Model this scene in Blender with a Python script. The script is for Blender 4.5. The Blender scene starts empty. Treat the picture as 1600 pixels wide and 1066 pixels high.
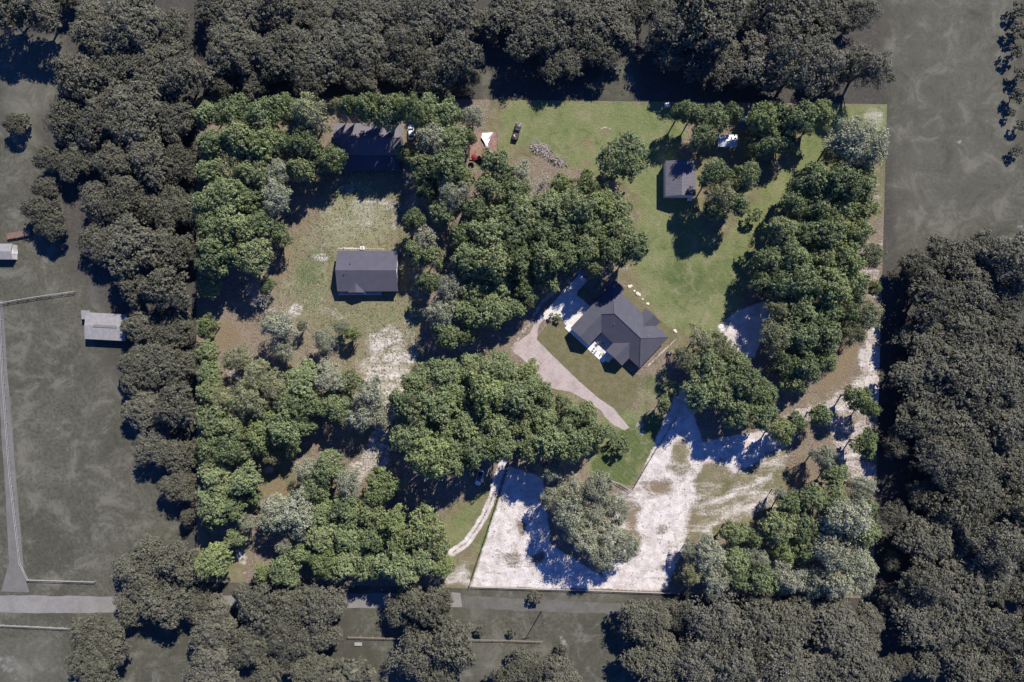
import bpy, bmesh, math, random
import numpy as np
from mathutils import Vector, Matrix

R = math.radians
sc = bpy.context.scene
COL = sc.collection

# ------------------------------------------------------------------ camera, sky, sun
S = 0.19                 # metres per photograph pixel on the ground
CAM_H = 1600 * S * 24.0 / 36.0
cam_d = bpy.data.cameras.new('camera')
cam = bpy.data.objects.new('camera', cam_d)
COL.objects.link(cam)
cam.location = (0, 0, CAM_H)
cam.rotation_euler = (0, 0, 0)
cam_d.sensor_width = 36
cam_d.lens = 24
cam_d.clip_end = 12000
sc.camera = cam

SUN_EL = R(43)
SUN_AZ = math.atan2(0.50, 0.866)       # towards the sun, clockwise from +Y
world = bpy.data.worlds.new('World')
sc.world = world
world.use_nodes = True
wn = world.node_tree
wn.nodes.clear()
wo = wn.nodes.new('ShaderNodeOutputWorld')
wb = wn.nodes.new('ShaderNodeBackground')
ws = wn.nodes.new('ShaderNodeTexSky')
ws.sky_type = 'NISHITA'
ws.sun_disc = False
ws.sun_elevation = SUN_EL
ws.sun_rotation = SUN_AZ
ws.air_density = 0.8
ws.dust_density = 0.0
ws.ozone_density = 6.0
wb.inputs['Strength'].default_value = 0.066
wt = wn.nodes.new('ShaderNodeMix')
wt.data_type = 'RGBA'
wt.blend_type = 'MULTIPLY'
wt.inputs[0].default_value = 1.0
wt.inputs[7].default_value = (0.54, 0.92, 1.75, 1)      # a deep clear blue winter sky
wn.links.new(ws.outputs[0], wt.inputs[6])
wn.links.new(wt.outputs[2], wb.inputs[0])
wn.links.new(wb.outputs[0], wo.inputs[0])

sun_d = bpy.data.lights.new('sun', 'SUN')
sun = bpy.data.objects.new('sun', sun_d)
COL.objects.link(sun)
sun_d.energy = 5.0
sun_d.angle = R(0.53)
sun_d.color = (1.0, 0.93, 0.84)
sd = Vector((-math.sin(SUN_AZ) * math.cos(SUN_EL), -math.cos(SUN_AZ) * math.cos(SUN_EL), -math.sin(SUN_EL)))
sun.rotation_euler = sd.to_track_quat('-Z', 'Y').to_euler()
sun.location = (60, 100, 120)

sc.view_settings.view_transform = 'Standard'
sc.view_settings.look = 'None'
sc.view_settings.exposure = 0.56
sc.view_settings.gamma = 1.0


# ------------------------------------------------------------------ helpers
def P(px, py, z=0.0):
    """the place on the land that the photograph shows at this pixel, for a point z metres up"""
    k = S * (CAM_H - z) / CAM_H
    return Vector(((px - 800) * k, (533 - py) * k, z))


def tag(o, label=None, cat=None, group=None, kind=None):
    if label: o['label'] = label
    if cat: o['category'] = cat
    if group: o['group'] = group
    if kind: o['kind'] = kind
    return o


def empty(name, loc, rz=0, label=None, cat=None, group=None):
    o = bpy.data.objects.new(name, None)
    o.empty_display_size = 0.3
    COL.objects.link(o)
    o.location = loc
    o.rotation_euler = (0, 0, rz)
    return tag(o, label, cat, group)


def link(name, mesh, parent=None, loc=(0, 0, 0), rz=0):
    o = bpy.data.objects.new(name, mesh)
    COL.objects.link(o)
    o.location = loc
    o.rotation_euler = (0, 0, rz)
    if parent: o.parent = parent
    return o


class MB:
    def __init__(s):
        s.v = []
        s.f = []

    def add(s, vs, fs):
        b = len(s.v)
        s.v += [tuple(q) for q in vs]
        s.f += [tuple(b + i for i in f) for f in fs]
        return s

    def box(s, x0, x1, y0, y1, z0, z1, m=None):
        vs = [Vector((x, y, z)) for z in (z0, z1) for y in (y0, y1) for x in (x0, x1)]
        if m: vs = [m @ q for q in vs]
        return s.add(vs, [(0, 2, 3, 1), (4, 5, 7, 6), (0, 1, 5, 4), (2, 6, 7, 3), (0, 4, 6, 2), (1, 3, 7, 5)])

    def tube(s, pts, rs, n=6):
        rings = []
        pts = [Vector(p) for p in pts]
        for i, p in enumerate(pts):
            d = (pts[min(i + 1, len(pts) - 1)] - pts[max(i - 1, 0)]).normalized()
            a = d.cross(Vector((0.3, 0.9, 0.17))).normalized()
            b = d.cross(a)
            rings.append([p + (a * math.cos(t) + b * math.sin(t)) * rs[i] for t in [2 * math.pi * k / n for k in range(n)]])
        vs = [q for r in rings for q in r]
        fs = []
        for i in range(len(pts) - 1):
            for k in range(n):
                fs.append((i * n + k, i * n + (k + 1) % n, (i + 1) * n + (k + 1) % n, (i + 1) * n + k))
        fs.append(tuple(range(n)))
        fs.append(tuple((len(pts) - 1) * n + k for k in reversed(range(n))))
        return s.add(vs, fs)

    def loft(s, rings):
        n = len(rings[0])
        vs = [q for r in rings for q in r]
        fs = []
        for i in range(len(rings) - 1):
            for k in range(n):
                fs.append((i * n + k, i * n + (k + 1) % n, (i + 1) * n + (k + 1) % n, (i + 1) * n + k))
        fs.append(tuple(reversed(range(n))))
        fs.append(tuple((len(rings) - 1) * n + k for k in range(n)))
        return s.add(vs, fs)

    def prism(s, poly, z0, z1):
        n = len(poly)
        vs = [(x, y, z0) for x, y in poly] + [(x, y, z1) for x, y in poly]
        fs = [tuple(range(n - 1, -1, -1)), tuple(range(n, 2 * n))]
        fs += [(i, (i + 1) % n, n + (i + 1) % n, n + i) for i in range(n)]
        return s.add(vs, fs)

    def mesh(s, name, mat, smooth=False, fix=True):
        me = bpy.data.meshes.new(name)
        me.from_pydata(s.v, [], s.f)
        if fix:
            bm = bmesh.new()
            bm.from_mesh(me)
            bmesh.ops.recalc_face_normals(bm, faces=bm.faces)
            bm.to_mesh(me)
            bm.free()
        if mat: me.materials.append(mat)
        if smooth: me.polygons.foreach_set('use_smooth', [True] * len(me.polygons))
        return me

    def build(s, name, mat, parent=None, loc=(0, 0, 0), rz=0, smooth=False):
        return link(name, s.mesh(name, mat, smooth), parent, loc, rz)


# ------------------------------------------------------------------ materials
def new_mat(name):
    m = bpy.data.materials.new(name)
    m.use_nodes = True
    nt = m.node_tree
    nt.nodes.clear()
    out = nt.nodes.new('ShaderNodeOutputMaterial')
    bs = nt.nodes.new('ShaderNodeBsdfPrincipled')
    nt.links.new(bs.outputs[0], out.inputs[0])
    bs.inputs['Roughness'].default_value = 0.85
    bs.inputs['Specular IOR Level'].default_value = 0.2
    return m, nt, bs, out


def noise(nt, scale, detail=4, rough=0.6, vec=None, dist=0.0):
    n = nt.nodes.new('ShaderNodeTexNoise')
    n.inputs['Scale'].default_value = scale
    n.inputs['Detail'].default_value = detail
    n.inputs['Roughness'].default_value = rough
    n.inputs['Distortion'].default_value = dist
    if vec: nt.links.new(vec, n.inputs['Vector'])
    return n.outputs['Fac']


def mth(nt, op, a, b=None, c=None):
    n = nt.nodes.new('ShaderNodeMath')
    n.operation = op
    for i, x in enumerate((a, b, c)):
        if x is None: continue
        if isinstance(x, (int, float)): n.inputs[i].default_value = x
        else: nt.links.new(x, n.inputs[i])
    return n.outputs[0]


def sstep(nt, x, lo, hi, a=0.0, b=1.0):
    n = nt.nodes.new('ShaderNodeMapRange')
    n.interpolation_type = 'SMOOTHSTEP'
    nt.links.new(x, n.inputs[0])
    for i, q in enumerate((lo, hi, a, b)): n.inputs[i + 1].default_value = q
    return n.outputs[0]


def mix(nt, f, a, b, mode='MIX'):
    n = nt.nodes.new('ShaderNodeMix')
    n.data_type = 'RGBA'
    n.blend_type = mode
    for sock, x in ((n.inputs[0], f), (n.inputs[6], a), (n.inputs[7], b)):
        if isinstance(x, (int, float)): sock.default_value = x
        elif isinstance(x, tuple): sock.default_value = (*x, 1) if len(x) == 3 else x
        else: nt.links.new(x, sock)
    return n.outputs[2]


def coords(nt, kind='Object'):
    return nt.nodes.new('ShaderNodeTexCoord').outputs[kind]


def bump(nt, bs, h, strength, dist=0.1):
    b = nt.nodes.new('ShaderNodeBump')
    b.inputs['Strength'].default_value = strength
    b.inputs['Distance'].default_value = dist
    nt.links.new(h, b.inputs['Height'])
    nt.links.new(b.outputs[0], bs.inputs['Normal'])


def plain(name, col, rough=0.7, var=0.15, scale=3.0, metal=0.0, spec=0.3):
    m, nt, bs, _ = new_mat(name)
    f = noise(nt, scale, 5, 0.65, coords(nt))
    lo = tuple(c * (1 - var) for c in col)
    hi = tuple(min(1, c * (1 + var)) for c in col)
    nt.links.new(mix(nt, sstep(nt, f, 0.3, 0.7), lo, hi), bs.inputs['Base Color'])
    bs.inputs['Roughness'].default_value = rough
    bs.inputs['Metallic'].default_value = metal
    bs.inputs['Specular IOR Level'].default_value = spec
    return m


def two_tone(name, a, b, s1, s2, lo=0.4, hi=0.6, rough=0.9, bmp=0.3, c=None, s3=40, amt=0.35):
    """patches of a and b with a finer third tone"""
    m, nt, bs, _ = new_mat(name)
    v = coords(nt)
    f = sstep(nt, noise(nt, s1, 6, 0.7, v, 0.3), lo, hi)
    col = mix(nt, f, a, b)
    g = noise(nt, s2, 4, 0.7, v)
    col = mix(nt, sstep(nt, g, 0.35, 0.7, 0, amt), col, c or tuple(x * 0.55 for x in a))
    nt.links.new(col, bs.inputs['Base Color'])
    bs.inputs['Roughness'].default_value = rough
    bump(nt, bs, g, bmp, 0.15)
    return m


def foliage(name, dark, light, trans=0.22, warm=(0.20, 0.20, 0.09)):
    m, nt, bs, out = new_mat(name)
    at = nt.nodes.new('ShaderNodeAttribute')
    at.attribute_name = 'tone'
    oi = nt.nodes.new('ShaderNodeObjectInfo')
    t = mth(nt, 'ADD', mth(nt, 'MULTIPLY', mth(nt, 'SUBTRACT', at.outputs['Fac'], 0.12), 1.15), mth(nt, 'MULTIPLY', mth(nt, 'SUBTRACT', oi.outputs['Random'], 0.4), 0.45))
    col = mix(nt, t, dark, light)
    col = mix(nt, sstep(nt, oi.outputs['Random'], 0.6, 1.0, 0, 0.30), col, warm)
    nt.links.new(col, bs.inputs['Base Color'])
    bs.inputs['Roughness'].default_value = 0.6
    bs.inputs['Specular IOR Level'].default_value = 0.25
    tr = nt.nodes.new('ShaderNodeBsdfTranslucent')
    nt.links.new(mix(nt, 0.5, col, (0.20, 0.26, 0.05), 'MIX'), tr.inputs[0])
    ms = nt.nodes.new('ShaderNodeMixShader')
    ms.inputs[0].default_value = trans
    nt.links.new(bs.outputs[0], ms.inputs[1])
    nt.links.new(tr.outputs[0], ms.inputs[2])
    nt.links.new(ms.outputs[0], out.inputs[0])
    return m


def roof_mat(name, col, kind='shingle', var=0.12, metal=0.0, rough=0.85):
    m, nt, bs, _ = new_mat(name)
    v = coords(nt)
    f = noise(nt, 9.0, 3, 0.8, v)
    g = noise(nt, 0.5, 4, 0.6, v)
    lo = tuple(c * (1 - var * 1.6) for c in col)
    hi = tuple(c * (1 + var * 1.6) for c in col)
    c1 = mix(nt, sstep(nt, f, 0.3, 0.7), lo, hi)
    c1 = mix(nt, sstep(nt, g, 0.35, 0.75, 0, 0.45), c1, tuple(c * 1.35 for c in col))
    c1 = mix(nt, sstep(nt, noise(nt, 2.0, 6, 0.8, v), 0.5, 0.75, 0, 0.4), c1, tuple(c * 0.7 for c in col))
    if kind == 'rib':
        w = nt.nodes.new('ShaderNodeTexWave')
        w.inputs['Scale'].default_value = 0.75
        nt.links.new(v, w.inputs['Vector'])
        c1 = mix(nt, sstep(nt, w.outputs['Fac'], 0.75, 1.0, 0, 0.35), c1, tuple(c * 0.6 for c in col))
        bump(nt, bs, w.outputs['Fac'], 0.5, 0.05)
    else:
        bump(nt, bs, f, 0.35, 0.03)
    nt.links.new(c1, bs.inputs['Base Color'])
    bs.inputs['Roughness'].default_value = rough
    bs.inputs['Metallic'].default_value = metal
    return m


M = {}
M['oak'] = foliage('oak_leaves', (0.070, 0.098, 0.046), (0.335, 0.398, 0.190))
M['bright'] = foliage('bright_leaves', (0.085, 0.118, 0.045), (0.345, 0.405, 0.170))
M['grey'] = foliage('moss_hung_leaves', (0.115, 0.132, 0.085), (0.45, 0.475, 0.33), 0.18, (0.24, 0.22, 0.14))
M['olive'] = foliage('olive_leaves', (0.098, 0.110, 0.052), (0.37, 0.39, 0.21), 0.2, (0.22, 0.18, 0.08))
M['dull'] = foliage('dimmed_oak_leaves', (0.068, 0.068, 0.048), (0.160, 0.158, 0.112), 0.12, (0.08, 0.078, 0.065))  # darker, greyer copy of the oak leaves: the surround's dimming painted in
M['dimgrey'] = foliage('dimmed_moss_leaves', (0.079, 0.078, 0.056), (0.178, 0.174, 0.128), 0.12, (0.1, 0.1, 0.085))  # moss-hung leaves again, with the same dimming put into the colour
M['bark'] = plain('bark', (0.17, 0.145, 0.13), 0.95, 0.3, 6)
M['palebark'] = plain('pale_bark', (0.36, 0.33, 0.31), 0.95, 0.25, 6)
M['dimbark'] = plain('dimmed_bark', (0.09, 0.085, 0.08), 0.95, 0.3, 6)  # bark darkened to match the painted dimming outside the lot
M['shingle'] = roof_mat('charcoal_shingle', (0.074, 0.075, 0.094))
M['shingle2'] = roof_mat('slate_shingle', (0.080, 0.080, 0.102))
M['ribroof'] = roof_mat('ribbed_metal_roof', (0.115, 0.112, 0.130), 'rib', 0.08, 0.1, 0.55)
M['oldrib'] = roof_mat('weathered_ribbed_roof', (0.135, 0.125, 0.14), 'rib', 0.15, 0.1, 0.6)
M['whitewall'] = plain('white_siding', (0.72, 0.71, 0.69), 0.7, 0.06, 2)
M['cream'] = plain('cream_wall', (0.60, 0.56, 0.50), 0.8, 0.08, 2)
M['trim'] = plain('white_trim', (0.8, 0.8, 0.8), 0.5, 0.03, 2)
M['concrete'] = plain('concrete', (0.55, 0.53, 0.50), 0.85, 0.15, 1.2)
M['concrete2'] = plain('old_concrete', (0.30, 0.29, 0.28), 0.9, 0.2, 1.0)
M['wood'] = plain('weathered_wood', (0.26, 0.22, 0.18), 0.85, 0.25, 5)
M['darkwood'] = plain('dark_wood', (0.07, 0.06, 0.055), 0.85, 0.25, 5)
M['redwood'] = plain('red_deck_stain', (0.24, 0.145, 0.12), 0.8, 0.35, 2)
M['red'] = plain('red_cloth', (0.17, 0.02, 0.022), 0.7, 0.1, 4)
M['tan'] = plain('tan_cloth', (0.22, 0.165, 0.10), 0.8, 0.1, 4)
M['white'] = plain('white_paint', (0.78, 0.79, 0.80), 0.35, 0.04, 1, 0, 0.5)
M['silver'] = plain('silver_paint', (0.72, 0.76, 0.80), 0.3, 0.05, 1, 0.1, 0.5)
M['blackp'] = plain('dark_paint', (0.045, 0.038, 0.038), 0.45, 0.2, 4, 0, 0.4)
M['rust'] = plain('rusty_load', (0.16, 0.10, 0.08), 0.8, 0.5, 4)
M['bluep'] = plain('blue_plastic', (0.05, 0.22, 0.60), 0.5, 0.1, 2)
M['tyre'] = plain('tyre_rubber', (0.03, 0.03, 0.03), 0.9, 0.1, 3)
M['glass'] = plain('dark_glass', (0.02, 0.025, 0.035), 0.08, 0.1, 1, 0, 0.6)
M['lampglass'] = plain('lamp_glass', (0.6, 0.6, 0.6), 0.2, 0.05, 1)
M['metalw'] = plain('white_metal_roof', (0.50, 0.54, 0.60), 0.5, 0.08, 1, 0.3, 0.6)
M['greyfence'] = plain('grey_wood_fence', (0.38, 0.36, 0.33), 0.85, 0.2, 5)
M['gravel'] = two_tone('gravel_drive', (0.42, 0.36, 0.345), (0.30, 0.25, 0.235), 0.3, 1.6, 0.4, 0.75, 0.95, 0.4, (0.24, 0.20, 0.18), 3, 0.5)
M['sod'] = two_tone('fresh_sod', (0.170, 0.150, 0.088), (0.118, 0.115, 0.054), 0.5, 1.8, 0.38, 0.66, 0.95, 0.7, (0.085, 0.082, 0.04), 40, 0.65)
M['road'] = two_tone('dimmed_pale_road', (0.23, 0.222, 0.205), (0.165, 0.158, 0.146), 0.15, 1.5, 0.35, 0.7, 0.95, 0.3)  # road greyed down: dimming outside the lot is put into its colour
M['asphalt'] = two_tone('grey_asphalt', (0.16, 0.155, 0.145), (0.125, 0.121, 0.114), 0.2, 1.5, 0.35, 0.7, 0.95, 0.3)

# ------------------------------------------------------------------ the land: masks painted in land coordinates
LOT = [(307, 151), (1386, 163), (1364, 935), (307, 909)]


def poly_dist(X, Y, poly):
    """signed distance in pixels, positive inside"""
    inside = np.zeros(X.shape, bool)
    d = np.full(X.shape, 1e9)
    n = len(poly)
    for i in range(n):
        x0, y0 = poly[i]
        x1, y1 = poly[(i + 1) % n]
        dx, dy = x1 - x0, y1 - y0
        t = np.clip(((X - x0) * dx + (Y - y0) * dy) / (dx * dx + dy * dy + 1e-9), 0, 1)
        d = np.minimum(d, np.hypot(X - x0 - t * dx, Y - y0 - t * dy))
        if y0 != y1:
            c = ((y0 > Y) != (y1 > Y)) & (X < dx * (Y - y0) / dy + x0)
            inside ^= c
    return np.where(inside, d, -d)


def line_dist(X, Y, pts):
    d = np.full(X.shape, 1e9)
    for (x0, y0), (x1, y1) in zip(pts[:-1], pts[1:]):
        dx, dy = x1 - x0, y1 - y0
        t = np.clip(((X - x0) * dx + (Y - y0) * dy) / (dx * dx + dy * dy + 1e-9), 0, 1)
        d = np.minimum(d, np.hypot(X - x0 - t * dx, Y - y0 - t * dy))
    return d


def vnoise(X, Y, cell, seed):
    rg = np.random.default_rng(seed)
    g = rg.uniform(-1, 1, (400, 400))
    u, v = (X + 500) / cell, (Y + 500) / cell
    i, j = np.floor(u).astype(int) % 398, np.floor(v).astype(int) % 398
    fu, fv = u - np.floor(u), v - np.floor(v)
    fu, fv = fu * fu * (3 - 2 * fu), fv * fv * (3 - 2 * fv)
    return (g[j, i] * (1 - fu) + g[j, i + 1] * fu) * (1 - fv) + (g[j + 1, i] * (1 - fu) + g[j + 1, i + 1] * fu) * fv


def paint(ch, X0, Y0, ops):
    wx = vnoise(X0, Y0, 22, 1) + 0.6 * vnoise(X0, Y0, 9, 2)
    wy = vnoise(X0, Y0, 22, 3) + 0.6 * vnoise(X0, Y0, 9, 4)
    for op in ops:
        kind, data, val, soft = op
        amp = min(9.0, soft * 0.55) if soft > 9 else (0.8 if soft > 4 else 0.0)
        X, Y = X0 + wx * amp, Y0 + wy * amp
        if kind == 'p': w = np.clip(poly_dist(X, Y, data) / soft + 0.5, 0, 1)
        elif kind == 'e':
            cx, cy, rx, ry = data
            r = np.hypot((X - cx) / rx, (Y - cy) / ry)
            w = np.clip((1 - r) * min(rx, ry) / soft + 0.5, 0, 1)
        else:
            pts, wd = data
            w = np.clip((wd - line_dist(X, Y, pts)) / soft + 0.5, 0, 1)
        w = w * w * (3 - 2 * w)
        ch[:] = ch * (1 - w) + val * w


def grid_mesh(name, PX, PY, z, mat, attrs):
    """PX, PY: 2-D arrays in photograph pixels"""
    ny, nx = PX.shape
    v = np.empty((ny * nx, 3), np.float32)
    v[:, 0] = ((PX - 800) * S).ravel()
    v[:, 1] = ((533 - PY) * S).ravel()
    v[:, 2] = z
    idx = np.arange(ny * nx).reshape(ny, nx)
    q = np.stack([idx[1:, :-1], idx[1:, 1:], idx[:-1, 1:], idx[:-1, :-1]], -1).reshape(-1, 4)
    me = np_mesh(name, v, q, mat)
    for nm, arr in attrs.items():
        a = me.attributes.new(nm, 'FLOAT', 'POINT')
        a.data.foreach_set('value', arr.astype(np.float32).ravel())
    return me


def np_mesh(name, v, q, mat=None):
    me = bpy.data.meshes.new(name)
    me.vertices.add(len(v))
    me.vertices.foreach_set('co', np.ascontiguousarray(v, np.float32).ravel())
    k = q.shape[1]
    me.loops.add(len(q) * k)
    me.loops.foreach_set('vertex_index', np.ascontiguousarray(q, np.int32).ravel())
    me.polygons.add(len(q))
    me.polygons.foreach_set('loop_start', np.arange(0, len(q) * k, k, dtype=np.int32))
    me.polygons.foreach_set('loop_total', np.full(len(q), k, np.int32))
    me.update(calc_edges=True)
    if mat: me.materials.append(mat)
    return me


def attr(nt, nm):
    a = nt.nodes.new('ShaderNodeAttribute')
    a.attribute_name = nm
    return a.outputs['Fac']


def lot_material():
    m, nt, bs, _ = new_mat('lot_ground')
    v = coords(nt)
    big = noise(nt, 0.06, 5, 0.65, v, 0.5)
    med = noise(nt, 0.35, 6, 0.7, v, 0.3)
    fin = noise(nt, 1.8, 5, 0.75, v)
    tiny = noise(nt, 6.0, 3, 0.8, v)
    # dry grass and leaf litter
    base = mix(nt, sstep(nt, med, 0.35, 0.65), (0.225, 0.200, 0.118), (0.165, 0.160, 0.078))
    base = mix(nt, sstep(nt, fin, 0.45, 0.7, 0, 0.5), base, (0.27, 0.23, 0.17))
    litter = mix(nt, sstep(nt, fin, 0.35, 0.65), (0.12, 0.095, 0.075), (0.36, 0.285, 0.225))
    litter = mix(nt, sstep(nt, tiny, 0.55, 0.72, 0, 0.8), litter, (0.42, 0.36, 0.31))
    col = mix(nt, sstep(nt, mth(nt, 'ADD', attr(nt, 'litter'), mth(nt, 'MULTIPLY', mth(nt, 'SUBTRACT', med, 0.5), 1.2)), 0.35, 0.65), base, litter)
    # mown lawn
    wv = nt.nodes.new('ShaderNodeTexWave')
    wv.bands_direction = 'Y'
    wv.inputs['Scale'].default_value = 0.22
    wv.inputs['Distortion'].default_value = 1.2
    nt.links.new(v, wv.inputs['Vector'])
    lawn = mix(nt, sstep(nt, big, 0.35, 0.65), (0.182, 0.222, 0.084), (0.232, 0.245, 0.112))
    lawn = mix(nt, sstep(nt, med, 0.4, 0.75, 0, 0.55), lawn, (0.125, 0.185, 0.054))
    lawn = mix(nt, mth(nt, 'MULTIPLY', wv.outputs['Fac'], 0.22), lawn, (0.205, 0.21, 0.115))
    lawn = mix(nt, sstep(nt, fin, 0.55, 0.75, 0, 0.45), lawn, (0.23, 0.215, 0.125))
    col = mix(nt, sstep(nt, mth(nt, 'ADD', attr(nt, 'lawn'), mth(nt, 'MULTIPLY', mth(nt, 'SUBTRACT', med, 0.5), 0.9)), 0.3, 0.7), col, lawn)
    lush = mix(nt, sstep(nt, fin, 0.35, 0.7), (0.090, 0.130, 0.040), (0.128, 0.168, 0.062))
    col = mix(nt, sstep(nt, mth(nt, 'ADD', attr(nt, 'lush'), mth(nt, 'MULTIPLY', mth(nt, 'SUBTRACT', med, 0.5), 0.8)), 0.25, 0.85), col, lush)
    # mower lines and worn wheel tracks across the lawn
    wv2 = nt.nodes.new('ShaderNodeTexWave')
    wv2.bands_direction = 'DIAGONAL'
    wv2.inputs['Scale'].default_value = 0.32
    wv2.inputs['Distortion'].default_value = 3.0
    wv2.inputs['Detail'].default_value = 3.0
    nt.links.new(v, wv2.inputs['Vector'])
    col = mix(nt, mth(nt, 'MULTIPLY', sstep(nt, wv2.outputs['Fac'], 0.6, 1.0, 0, 0.16), attr(nt, 'lawn')), col, (0.26, 0.25, 0.14))
    blot = noise(nt, 0.22, 8, 0.78, v, 0.8)
    col = mix(nt, sstep(nt, blot, 0.50, 0.66, 0, 0.75), col, (0.31, 0.28, 0.17))
    col = mix(nt, sstep(nt, blot, 0.48, 0.32, 0, 0.7), col, (0.085, 0.110, 0.038))
    # bare tan soil
    tan = mix(nt, sstep(nt, fin, 0.35, 0.7), (0.27, 0.205, 0.135), (0.21, 0.17, 0.10))
    col = mix(nt, sstep(nt, mth(nt, 'ADD', attr(nt, 'tan'), mth(nt, 'MULTIPLY', mth(nt, 'SUBTRACT', noise(nt, 0.5, 7, 0.8, v, 0.5), 0.5), 1.8)), 0.28, 0.75), col, tan)
    # pale sand
    sand = mix(nt, sstep(nt, med, 0.3, 0.7), (0.85, 0.80, 0.765), (0.52, 0.46, 0.42))
    sand = mix(nt, sstep(nt, fin, 0.55, 0.75, 0, 0.55), sand, (0.33, 0.275, 0.235))
    mp = nt.nodes.new('ShaderNodeMapping')
    mp.inputs['Rotation'].default_value = (0, 0, R(-35))
    mp.inputs['Scale'].default_value = (0.5, 1.7, 1)
    nt.links.new(v, mp.inputs['Vector'])
    sm = mth(nt, 'ADD', attr(nt, 'sand'), mth(nt, 'MULTIPLY', mth(nt, 'SUBTRACT', noise(nt, 0.16, 8, 0.75, mp.outputs[0], 0.8), 0.5), 1.5))
    sm = mth(nt, 'ADD', sm, mth(nt, 'MULTIPLY', mth(nt, 'SUBTRACT', fin, 0.5), 1.2))
    col = mix(nt, mth(nt, 'MULTIPLY', sstep(nt, sm, 0.32, 0.78), sstep(nt, attr(nt, 'sand'), 0.02, 0.3)), col, sand)
    # pale stones and shell flecks lying about
    fl = mth(nt, 'ADD', attr(nt, 'fleck'), mth(nt, 'MULTIPLY', mth(nt, 'SUBTRACT', med, 0.5), 1.0))
    spot = mth(nt, 'GREATER_THAN', mth(nt, 'ADD', tiny, mth(nt, 'MULTIPLY', fl, 0.16)), 0.715)
    col = mix(nt, mth(nt, 'MULTIPLY', spot, 0.85), col, (0.66, 0.60, 0.52))
    grain = mth(nt, 'ADD', mth(nt, 'MULTIPLY', tiny, 0.9), mth(nt, 'MULTIPLY', fin, 1.1))
    col = mix(nt, mth(nt, 'MULTIPLY', sstep(nt, grain, 0.95, 1.30, 0, 0.42), sstep(nt, attr(nt, 'sand'), 0.5, 0.9, 1.0, 0.25)), col, mix(nt, 0.55, col, (0.05, 0.05, 0.03)))
    col = mix(nt, sstep(nt, grain, 1.0, 0.72, 0, 0.35), col, mix(nt, 0.45, col, (0.40, 0.36, 0.26)))
    nt.links.new(col, bs.inputs['Base Color'])
    bs.inputs['Roughness'].default_value = 0.95
    bs.inputs['Specular IOR Level'].default_value = 0.1
    bump(nt, bs, grain, 0.8, 0.45)
    return m


def pasture_material():
    m, nt, bs, _ = new_mat('dimmed_pasture_ground')  # field colours painted darker and greyer to dim the land outside the lot
    v = coords(nt)
    big = noise(nt, 0.035, 5, 0.65, v, 0.4)
    med = noise(nt, 0.3, 5, 0.7, v)
    fin = noise(nt, 1.0, 6, 0.8, v)
    col = mix(nt, sstep(nt, big, 0.35, 0.65), (0.072, 0.071, 0.052), (0.104, 0.101, 0.076))
    col = mix(nt, sstep(nt, fin, 0.42, 0.62, 0, 0.75), col, (0.048, 0.050, 0.038))
    col = mix(nt, mth(nt, 'MULTIPLY', attr(nt, 'pale'), 0.85), col, (0.102, 0.100, 0.079))
    blot = noise(nt, 0.12, 8, 0.78, v, 0.6)
    col = mix(nt, sstep(nt, blot, 0.48, 0.64, 0, 0.85), col, (0.142, 0.137, 0.113))
    col = mix(nt, sstep(nt, blot, 0.48, 0.30, 0, 0.7), col, (0.045, 0.047, 0.037))
    col = mix(nt, sstep(nt, noise(nt, 2.2, 3, 0.7, v), 0.66, 0.74, 0, 0.6), col, (0.19, 0.185, 0.165))
    lit = mix(nt, sstep(nt, fin, 0.4, 0.65), (0.045, 0.042, 0.038), (0.085, 0.078, 0.070))
    col = mix(nt, attr(nt, 'litter'), col, lit)
    sm = mth(nt, 'ADD', attr(nt, 'sand'), mth(nt, 'MULTIPLY', mth(nt, 'SUBTRACT', med, 0.5), 1.0))
    col = mix(nt, sstep(nt, sm, 0.4, 0.7), col, (0.22, 0.215, 0.20))
    nt.links.new(col, bs.inputs['Base Color'])
    bs.inputs['Roughness'].default_value = 0.95
    bs.inputs['Specular IOR Level'].default_value = 0.1
    bump(nt, bs, fin, 0.4, 0.25)
    return m


# the wide land, out to the horizon
xs = np.concatenate([[-26000, -9000, -3000, -900], np.arange(-300, 1901, 6), [2600, 5000, 11000, 27000]])
ys = np.concatenate([[-26000, -9000, -3000, -900], np.arange(-300, 1401, 6), [2200, 4600, 11000, 27000]])
PX, PY = np.meshgrid(xs.astype(float), ys.astype(float))
lit = np.zeros_like(PX)
pale = np.zeros_like(PX)
snd = np.zeros_like(PX)
paint(lit, PX, PY, [('p', [(-300, -300), (1385, -300), (1385, 200), (1420, 380), (1640, 380), (1900, 380), (1900, 1400), (1000, 1400), (985, 905), (300, 903), (290, 800), (180, 600), (140, 450), (60, 330), (60, 200), (-300, 40)], 0.8, 40),
                    ('p', [(0, 60), (100, 55), (95, 160), (60, 200), (0, 210)], 0, 20),
                    ('p', [(930, 100), (990, 60), (995, 155), (925, 155)], 0, 12),
                    ('p', [(755, 110), (785, 105), (780, 155), (750, 155)], 0, 12), ('p', [(300, 903), (985, 903), (990, 1400), (300, 1400)], 0.0, 12), ('p', [(320, 903), (560, 903), (540, 1400), (320, 1400)], 0.5, 30),
                    ('p', [(1392, -300), (1575, -300), (1580, 380), (1395, 400)], 0, 14)])
paint(pale, PX, PY, [('p', [(1392, -300), (1575, -300), (1585, 340), (1395, 400)], 0.55, 50),
                     ('p', [(0, 60), (100, 55), (95, 160), (60, 200), (0, 210)], 0.8, 30),
                     ('p', [(700, 925), (980, 925), (980, 965), (700, 965)], 0.35, 15),
                     ('e', (760, 1040, 30, 40), 0.5, 30), ('e', (40, 1030, 50, 40), 0.5, 30)])
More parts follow.
